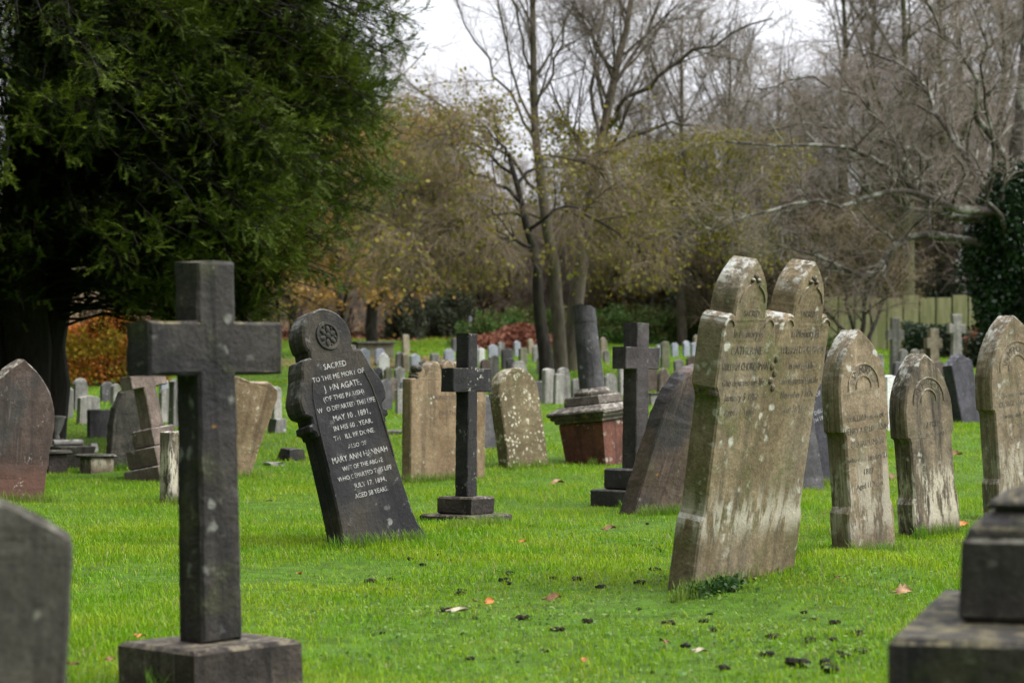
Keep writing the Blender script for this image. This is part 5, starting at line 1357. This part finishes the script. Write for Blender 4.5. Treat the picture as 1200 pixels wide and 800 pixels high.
# --- kinds of trees for the wood behind; each kind is built once and its copies share the meshes
def proto(seed, H, r0, kind):
    rng = np.random.default_rng(seed)
    if kind in ('bare', 'ivyclad'):
        tr = poly([(0, 0, -.2), (.05, 0, H * .25), (-.1, .1, H * .5), (.05, 0, H * .75), (0, 0, H)], [r0, r0 * .8, r0 * .55, r0 * .3, .02], 12, rng, .05)
        l1 = children(rng, tr[0], tr[1], 20, (H * .25, H * .42), (25, 55), 9, .08, (0, 0, .05), .22, .95, .5, .02, .25)
        sp = [dict(count=150, lens=(.9, 2.2), ang=(22, 55), n=6, wob=.12, trop=(0, 0, .02), t0=.2, rk=.55, rmin=.009),
              dict(count=900, lens=(.5, 1.2), ang=(20, 60), n=5, wob=.14, t0=.12, rk=.6, rmin=.0075), dict(count=3600, lens=(.25, .7), ang=(20, 60), n=3, wob=.16, t0=.05, rk=.7, rmin=.0055)]
    elif kind == 'leafy':
        tr = poly([(0, 0, -.2), (.1, 0, H * .3), (-.1, .1, H * .6), (0, 0, H * .95)], [r0, r0 * .75, r0 * .5, .03], 12, rng, .05)
        l1 = children(rng, tr[0], tr[1], 24, (H * .28, H * .5), (35, 80), 9, .10, (0, 0, .03), .15, .95, .5, .02, .25)
        sp = [dict(count=180, lens=(.7, 1.8), ang=(25, 65), n=6, wob=.14, trop=(0, 0, -.03), t0=.2, rk=.55, rmin=.009),
              dict(count=1000, lens=(.5, 1.1), ang=(20, 65), n=5, wob=.14, trop=(0, 0, -.05), t0=.12, rk=.6, rmin=.0075), dict(count=2800, lens=(.25, .6), ang=(20, 60), n=3, wob=.16, t0=.05, rk=.7, rmin=.0055)]
    else:  # shrubby thicket of thin stems
        st = []
        for k in range(9):
            a = rng.uniform(0, 6.28); s = rng.uniform(.2, .5) * H
            st.append(poly([(.2 * math.cos(a), .2 * math.sin(a), -.2), (s * .35 * math.cos(a), s * .35 * math.sin(a), H * .4), (s * math.cos(a), s * math.sin(a), H * rng.uniform(.75, 1))], [.05, .035, .012], 12, rng, .06))
        tr = cat2(st)
        l1 = children(rng, tr[0], tr[1], 80, (H * .2, H * .4), (25, 70), 9, .12, (0, 0, .0), .12, .98, .5, .012, .3)
        sp = [dict(count=420, lens=(.6, 1.4), ang=(25, 70), n=6, wob=.14, trop=(0, 0, -.03), t0=.1, rk=.55, rmin=.008),
              dict(count=1700, lens=(.4, .9), ang=(20, 65), n=4, wob=.16, t0=.1, rk=.6, rmin=.007), dict(count=3400, lens=(.2, .6), ang=(20, 60), n=3, wob=.16, t0=.05, rk=.7, rmin=.0055)]
    L = grow(rng, [l1], sp)
    return rng, tr, L

def make_kind(seed, H, r0, kind, wm, tm, lm=None, nl=0, ls=.11, lz=None):
    rng, tr, L = proto(seed, H, r0, kind)
    s = Soup(); s.add(*tubes(tr[0], tr[1], 9)); me1 = s.mesh('trunk', [M[wm]], True)
    s = Soup(); s.add(*tubes(L[0][0], L[0][1], 6)); s.add(*tubes(L[1][0], L[1][1], 4), 1)
    for x in L[2:]: s.add(*tubes(x[0], x[1], 3), 1)
    me2 = s.mesh('crown', [M[wm], M[tm]])
    parts = [('trunk', me1), ('crown', me2)]
    if lm is not None:
        C = leaf_sites(rng, L[3], nl, .1, zmax=lz); v, q = leaf_quads(rng, C, ls, .7, .3)
        parts.append(('leaves', np_mesh('leaves', v, q, None, [lm])))
    return parts

K = {
 'bare': make_kind(41, 11.5, .24, 'bare', 'bark_moss', 'twig_grey'),
 'bare2': make_kind(42, 10.5, .17, 'bare', 'bark', 'twig_grey'),
 'orange': make_kind(43, 8.5, .20, 'leafy', 'bark_dark', 'twig_brown', L_ORA, 7500, .15, 7.2),
 'yellow': make_kind(44, 7.0, .15, 'leafy', 'bark_dark', 'twig_green', L_YEL, 5600, .13),
 'olive': make_kind(45, 6.0, .14, 'leafy', 'bark_dark', 'twig_green', L_OLI, 9000, .14),
 'thicket': make_kind(46, 4.6, .06, 'thicket', 'bark', 'twig_mauve'),
 'thicket2': make_kind(47, 4.2, .06, 'thicket', 'bark_dark', 'twig_brown', L_OLI, 2600, .11),
}
KN = {'bare': 'bare_tree', 'bare2': 'bare_tree', 'orange': 'autumn_tree', 'yellow': 'autumn_tree', 'olive': 'bushy_tree', 'thicket': 'thicket_shrub', 'thicket2': 'thicket_shrub'}
KG = {'bare': 'bare trees in the wood', 'bare2': 'bare trees in the wood', 'orange': 'autumn trees with orange leaves', 'yellow': 'small trees with yellow leaves', 'olive': 'dark bushy trees at the wood edge',
      'thicket': 'leafless thickets at the wood edge', 'thicket2': 'leafless thickets at the wood edge'}
KL = {'bare': 'bare grey tree standing in the wood behind the cemetery', 'bare2': 'bare grey tree standing in the wood behind the cemetery', 'thicket': 'tangled grey brown thicket at the edge of the wood', 'thicket2': 'tangled grey brown thicket at the edge of the wood',
      'orange': 'tree with sparse orange leaves in the wood behind the cemetery', 'yellow': 'small tree with yellow green leaves at the edge of the wood', 'olive': 'dark olive bushy tree at the edge of the wood'}
def plant(kind, px, d, sc=1.0, label=None, rz=None):
    x = (px - 600) * d / F
    t = empty(KN[kind], (x, d, float(gz(x, d)) - .05)); tag(t, label or KL[kind], 'shrub' if 'thicket' in kind else 'tree', KG[kind])
    t.rotation_euler = (0, 0, random.uniform(0, 6.28) if rz is None else rz); t.scale = (sc,) * 3
    for nm, me in K[kind]: link(bpy.data.objects.new(nm, me), t)
plant('orange', 437, 66, 1.0, 'autumn tree with a dark trunk right behind the chest tomb')
for px, d, s in ((398, 58, .82), (345, 74, 1.05), (395, 80, 1.0), (470, 84, .9), (300, 78, 1.0)): plant('orange', px, d, s)
for px, d, s in ((765, 75, .95), (705, 77, .95), (815, 79, 1.0), (560, 80, .85)): plant('yellow', px, d, s)
for px, d, s in ((795, 78, .9), (850, 78, 1.0), (515, 80, .75), (915, 88, .7), (650, 84, .9)): plant('olive', px, d, s)
for px, d, s in ((990, 68, 1.12), (1062, 64, 1.1), (1104, 67, 1.1), (1175, 72, 1.1), (1260, 74, 1.1), (915, 88, .95), (1150, 90, 1.05), (1025, 74, 1.15), (1125, 78, 1.15), (1215, 80, 1.1)): plant('bare', px, d, s)
for px, d, s in ((385, 94, .85), (430, 88, .75), (485, 96, .75), (535, 92, .7), (590, 98, .7), (740, 90, .75), (345, 100, .9), (1030, 80, 1.0), (850, 86, .8), (950, 84, .9), (890, 80, .75), (1085, 86, 1.1), (800, 66, .98), (856, 63, .92), (760, 84, .95)): plant('bare2', px, d, s)
for i, (px, d, s) in enumerate(((850, 66, 1.0), (900, 68, 1.05), (945, 70, 1.1), (1000, 66, 1.1), (1050, 68, 1.1), (880, 70, 1.2), (1100, 70, 1.2), (1150, 67, 1.1), (1210, 66, 1.2), (460, 78, .9), (510, 82, .9), (400, 76, .9), (580, 82, 1.0), (630, 78, .95), (690, 80, 1.0), (745, 78, 1.0), (350, 84, 1.0), (790, 84, 1.0), (960, 78, 1.2), (280, 86, 1.0))):
    plant('thicket' if i % 3 else 'thicket2', px, d, s)

# --- bushes, hedges and brambles
def bush(name, label, cat, px, d, rx, ry, h, n, mat, leafs, seed, group=None, z0=0.0, kind=None, box=False, stems=14):
    rng = np.random.default_rng(seed); x = (px - 600) * d / F; g = float(gz(x, d)); o = np.array([x, d, g])
    t = empty(name, o); tag(t, label, cat, group)
    if box:
        C = np.stack([rng.uniform(-rx, rx, n), rng.uniform(-ry, ry, n), rng.uniform(.03, 1, n) ** .9 * h], -1)
        C[:, 2] *= 1 + .10 * np.sin(C[:, 0] * 2.3 + seed) + .06 * np.sin(C[:, 0] * 5.1)
        C[:, 1] += .12 * np.sin(C[:, 0] * 3 + C[:, 2] * 4); sh = rng.random(n) < .6
        C[sh, 1] = np.sign(C[sh, 1]) * ry + rng.normal(size=sh.sum()) * .07
    else:
        az = rng.uniform(0, 6.283, n); el = np.arcsin(rng.uniform(0, 1, n))
        lum = 1 + .20 * np.sin(3 * az + 4 * el + seed) + .14 * np.sin(6 * az - 5 * el) + .10 * np.sin(11 * az + 9 * el)
        k = rng.uniform(.35, 1, n) ** .45 * lum
        C = np.stack([rx * k * np.cos(az) * np.cos(el), ry * k * np.sin(az) * np.cos(el), h * k * np.sin(el)], -1)
    C[:, 2] = np.maximum(C[:, 2], .02)
    C[:, 2] += gz(C[:, 0] + x, C[:, 1] + d) - g
    v, q = leaf_quads(rng, C, leafs, .75, .35)
    link(bpy.data.objects.new('foliage', np_mesh('foliage', v, q, None, [mat])), t)
    P = []
    for k in range(stems):
        b = np.array([rng.uniform(-.6, .6) * rx, rng.uniform(-.5, .5) * ry, -.1]); e = np.array([b[0] * 1.4 + rng.normal() * .2, b[1] * 1.3, h * rng.uniform(.55, .9)])
        P.append(poly([b, (b + e) / 2 + rng.normal(size=3) * .06, e], [.02, .014, .006], 6, rng, .02))
    s = Soup(); s.add(*tubes(*cat2(P), 4)); link(bpy.data.objects.new('stems', s.mesh('stems', [M['bark_dark']])), t)
    return t
bush('beech_hedge', 'orange and gold beech hedge glowing under the yew at the left', 'hedge', 112, 42, 1.45, .45, 1.25, 17000, L_BEE, .075, 51, box=True, stems=30)
for i, (px, d, rx, h, lab) in enumerate(((578, 74, 1.1, .95, 'bright green bramble mound at the left end of the leaf bank'), (622, 76, 1.3, 1.15, 'bright green bramble mound behind the leaf bank, left of the tree trunks'),
        (715, 76, 1.1, 1.05, 'green bramble mound just right of the broken column'), (748, 78, 1.3, 1.15, 'green bramble mound behind the stepped cross'), (786, 76, 1.2, 1.05, 'green bramble mound left of the twin headed stone'), (826, 77, 1.2, .95, 'green bramble mound behind the heads of the twin headed stone'))):
    bush('bramble_bush', lab, 'bush', px, d - 9, rx, .8, h * .92, 8500, L_BRA, .10, 60 + i, 'bramble mounds at the foot of the wood')
for i, (px, d, rx, h, mat, lab) in enumerate(((475, 72, .7, 1.3, L_GRY, 'grey green bush left of the thin trunk, beyond the pale yellow slab'), (528, 74, .9, 1.7, L_GRY, 'grey green bush behind the slim bluish post'), (806, 72, .9, 1.9, L_EVG, 'very dark evergreen bush left of the twin heads'),
        (500, 76, .6, 1.2, L_EVG, 'low dark evergreen between two grey green bushes'), (862, 70, 1.2, 1.9, L_EVG, 'dark evergreen bush hidden behind the twin headed stone'), (972, 58, .45, .42, L_BRA, 'fresh green weeds below the fence, left of the small dark tree'),
        (1163, 50, .55, .95, L_EVG, 'dark low shrub in front of the ivy clad trunk'), (1055, 66, 2.2, 2.0, L_EVG, 'dark evergreen bush rising behind the middle of the fence'), (1140, 66, 1.6, 2.3, L_EVG, 'dark evergreen bush rising behind the right of the fence'), (960, 68, 1.2, 1.9, L_OLI, 'olive bush behind the left end of the fence'))):
    bush('evergreen_bush' if mat is L_EVG else 'bush', lab, 'bush', px, d, rx, rx * .7, h, 7000 if rx < 1 else 10000, mat, .095, 80 + i)
bush('clipped_hedge', 'dark low hedge in front of the pale fence, behind the white celtic cross', 'hedge', 1098, 55, .85, .35, .82, 11000, L_EVG, .07, 97, box=True)
bush('berry_shrub', 'shrub with rusty red leaves right of the white celtic cross', 'shrub', 1150, 53, .42, .3, .95, 1300, L_RED, .08, 98)

# rusty leaf bank
def leaf_bank():
    rng = np.random.default_rng(61); n = 9000; d = 62.0; x0 = (598 - 600) * d / F
    u = rng.uniform(-1, 1, n); w = rng.uniform(-1, 1, n)
    x = x0 + u * 1.55; y = d + w * 1.3
    z = gz(x, y) + .55 * np.clip(1 - u ** 2, 0, 1) * np.clip(1 - w ** 2, 0, 1) ** .7 * (1 + .3 * np.sin(4 * u + 2 * w)) + rng.uniform(0, .06, n)
    v, q = leaf_quads(rng, np.stack([x, y, z], -1), .13, .7, flat=.6)
    o = link(bpy.data.objects.new('leaf_bank', np_mesh('leaf_bank', v, q, None, [L_RED]))); tag(o, 'bank of rusty red fallen leaves left of the tree trunks', 'leaves', kind='stuff')
    n = 16000; x = rng.uniform(-26, 26, n); y = rng.uniform(70, 92, n)
    v, q = leaf_quads(rng, np.stack([x, y, gz(x, y) + .03], -1), .15, .7, flat=.7)
    k = rng.random(n) < .5
    o = link(bpy.data.objects.new('leaf_litter', np_mesh('leaf_litter', v, q, None, [L_RED]))); tag(o, 'brown leaf litter on the floor of the wood', 'leaves', kind='stuff')
leaf_bank()

# far wood that reads as one mass
def far_wood():
    rng = np.random.default_rng(71); N = 420
    x = rng.uniform(-42, 42, N); y = rng.uniform(88, 135, N); z = gz(x, y)
    H = rng.uniform(3, 6.5, N)
    P = np.zeros((N, 7, 3)); s = np.linspace(0, 1, 7)
    for k in range(7):
        P[:, k] = np.stack([x + rng.normal(size=N) * .12 * k, y, z - .2 + H * s[k]], -1)
    R = np.linspace(.10, .015, 7)[None] * rng.uniform(.5, 1.3, N)[:, None]
    L = grow(rng, [(P, R)], [dict(count=N * 9, lens=(1.2, 3.0), ang=(25, 65), n=5, wob=.12, trop=(0, 0, .03), t0=.12, rk=.5, rmin=.014),
                             dict(count=N * 60, lens=(.6, 1.6), ang=(25, 65), n=4, wob=.14, t0=.1, rk=.6, rmin=.009)])
    S = Soup(); S.add(*tubes(P, R, 4)); S.add(*tubes(*L[1], 3)); S.add(*tubes(*L[2], 3))
    C = leaf_sites(rng, L[2], 16000, .15, zmax=9.5)
    v, q = leaf_quads(rng, C, .2, .7, .3); S.add(v, q, 1)
    o = link(bpy.data.objects.new('woodland', S.mesh('woodland', [M['twig_brown'], L_OLI]))); tag(o, 'brown leafless wood on the slope far behind the cemetery', 'wood', kind='stuff')
far_wood()

# --- pale green board fence
def fence():
    rng = random.Random(3); d = 61.0
    x0, x1 = (925 - 600) * d / F, (1240 - 600) * d / F
    gx = (x0 + x1) / 2; t = empty('board_fence', (gx, d, float(gz(gx, d)))); tag(t, 'pale olive green fence of broad upright boards at the back right', 'fence')
    m = plain_mat('algae green fence board', (0.19, 0.195, 0.085), (0.29, 0.275, 0.15), 1.6, .85, .3, (5, 5, .5), extra=((0.13, 0.15, 0.05), .6, 1.2, .5))
    step = .465; n = int((x1 - x0) / step); bm = bmesh.new()
    for i in range(n):
        xa = x0 + i * step - gx; h = 1.52 + rng.uniform(-.05, .05)
        box_bm(bm, xa + .022, xa + step - .022, -.015, .015, -.1, h, .004, None, .004)
    bm_obj('boards', bm, m, t)
    for i in range(n + 1):
        xa = x0 + i * step - gx; bm = bmesh.new(); box_bm(bm, xa - .022, xa + .022, .02, .07, -.2, 1.55 + rng.uniform(-.04, .08), .004); bm_obj('post', bm, M['bark_dark'], t)
    for z in (.35, 1.1):
        bm = bmesh.new(); box_bm(bm, x0 - gx, x1 - gx, .072, .11, z, z + .08, .004); bm_obj('rail', bm, M['bark_dark'], t)
fence()
# ------------------------------------------------------------------ sky, sun, camera
def sky():
    w = bpy.data.worlds.new('World'); SC.world = w; w.use_nodes = True
    nt = NT(w); bg = nt.n['Background']
    el, az = math.radians(48), math.radians(98)      # sun behind cloud, high on the right
    st = nt.node('ShaderNodeTexSky'); st.sky_type = 'NISHITA'; st.sun_disc = False
    st.sun_elevation = el; st.sun_rotation = az; st.dust_density = 3.0; st.air_density = 1.0
    hs = nt.node('ShaderNodeHueSaturation'); hs.inputs['Saturation'].default_value = .22
    nt.l.new(st.outputs[0], hs.inputs['Color'])
    # overcast: an even white layer, brighter overhead, with faint cloud
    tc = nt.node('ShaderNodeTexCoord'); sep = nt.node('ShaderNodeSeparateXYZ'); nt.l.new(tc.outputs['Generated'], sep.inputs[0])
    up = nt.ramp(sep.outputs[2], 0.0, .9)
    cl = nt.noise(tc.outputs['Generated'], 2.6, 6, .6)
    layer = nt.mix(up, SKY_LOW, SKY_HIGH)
    # sky brightened on the right, dimmed left and behind to darken stones' left faces
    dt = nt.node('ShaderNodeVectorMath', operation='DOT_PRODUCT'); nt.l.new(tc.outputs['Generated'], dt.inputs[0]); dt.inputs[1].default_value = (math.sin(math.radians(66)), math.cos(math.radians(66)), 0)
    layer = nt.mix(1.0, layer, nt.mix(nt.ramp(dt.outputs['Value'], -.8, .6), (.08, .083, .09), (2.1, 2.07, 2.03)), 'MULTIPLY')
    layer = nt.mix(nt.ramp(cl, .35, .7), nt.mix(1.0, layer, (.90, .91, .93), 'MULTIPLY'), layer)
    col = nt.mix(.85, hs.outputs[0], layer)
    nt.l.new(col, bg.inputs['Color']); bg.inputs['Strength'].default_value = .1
    sd = bpy.data.lights.new('Sun', 'SUN'); sd.energy = SUN; sd.angle = math.radians(28); sd.color = (1.0, .96, .90)
    so = link(bpy.data.objects.new('Sun', sd))
    v = Vector((math.sin(az) * math.cos(el), math.cos(az) * math.cos(el), math.sin(el)))
    so.rotation_euler = v.to_track_quat('Z', 'Y').to_euler(); so.location = (10, -10, 20)
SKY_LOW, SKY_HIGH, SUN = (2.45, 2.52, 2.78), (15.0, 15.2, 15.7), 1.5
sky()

cd = bpy.data.cameras.new('Camera'); co = link(bpy.data.objects.new('Camera', cd))
cd.sensor_fit = 'HORIZONTAL'; cd.sensor_width = 36; cd.lens = 36 * F / 1200
co.location = (0, 0, EYE); co.rotation_euler = (math.radians(90), 0, 0)
cd.shift_y = 50 / 1200
cd.clip_start = .1; cd.clip_end = 1500
cd.dof.use_dof = True; cd.dof.focus_distance = 12.6; cd.dof.aperture_fstop = 3.7
SC.camera = co
SC.view_settings.view_transform = 'Standard'; SC.view_settings.look = 'None'; SC.view_settings.gamma = 1; SC.view_settings.use_curve_mapping = False
SC.view_settings.exposure = 0.95
SC.render.engine = 'CYCLES'
cy = SC.cycles
cy.use_denoising = True; cy.denoiser = 'OPENIMAGEDENOISE'
cy.max_bounces = 6; cy.diffuse_bounces = 3; cy.glossy_bounces = 2; cy.transmission_bounces = 3; cy.transparent_max_bounces = 4
cy.caustics_reflective = False; cy.caustics_refractive = False
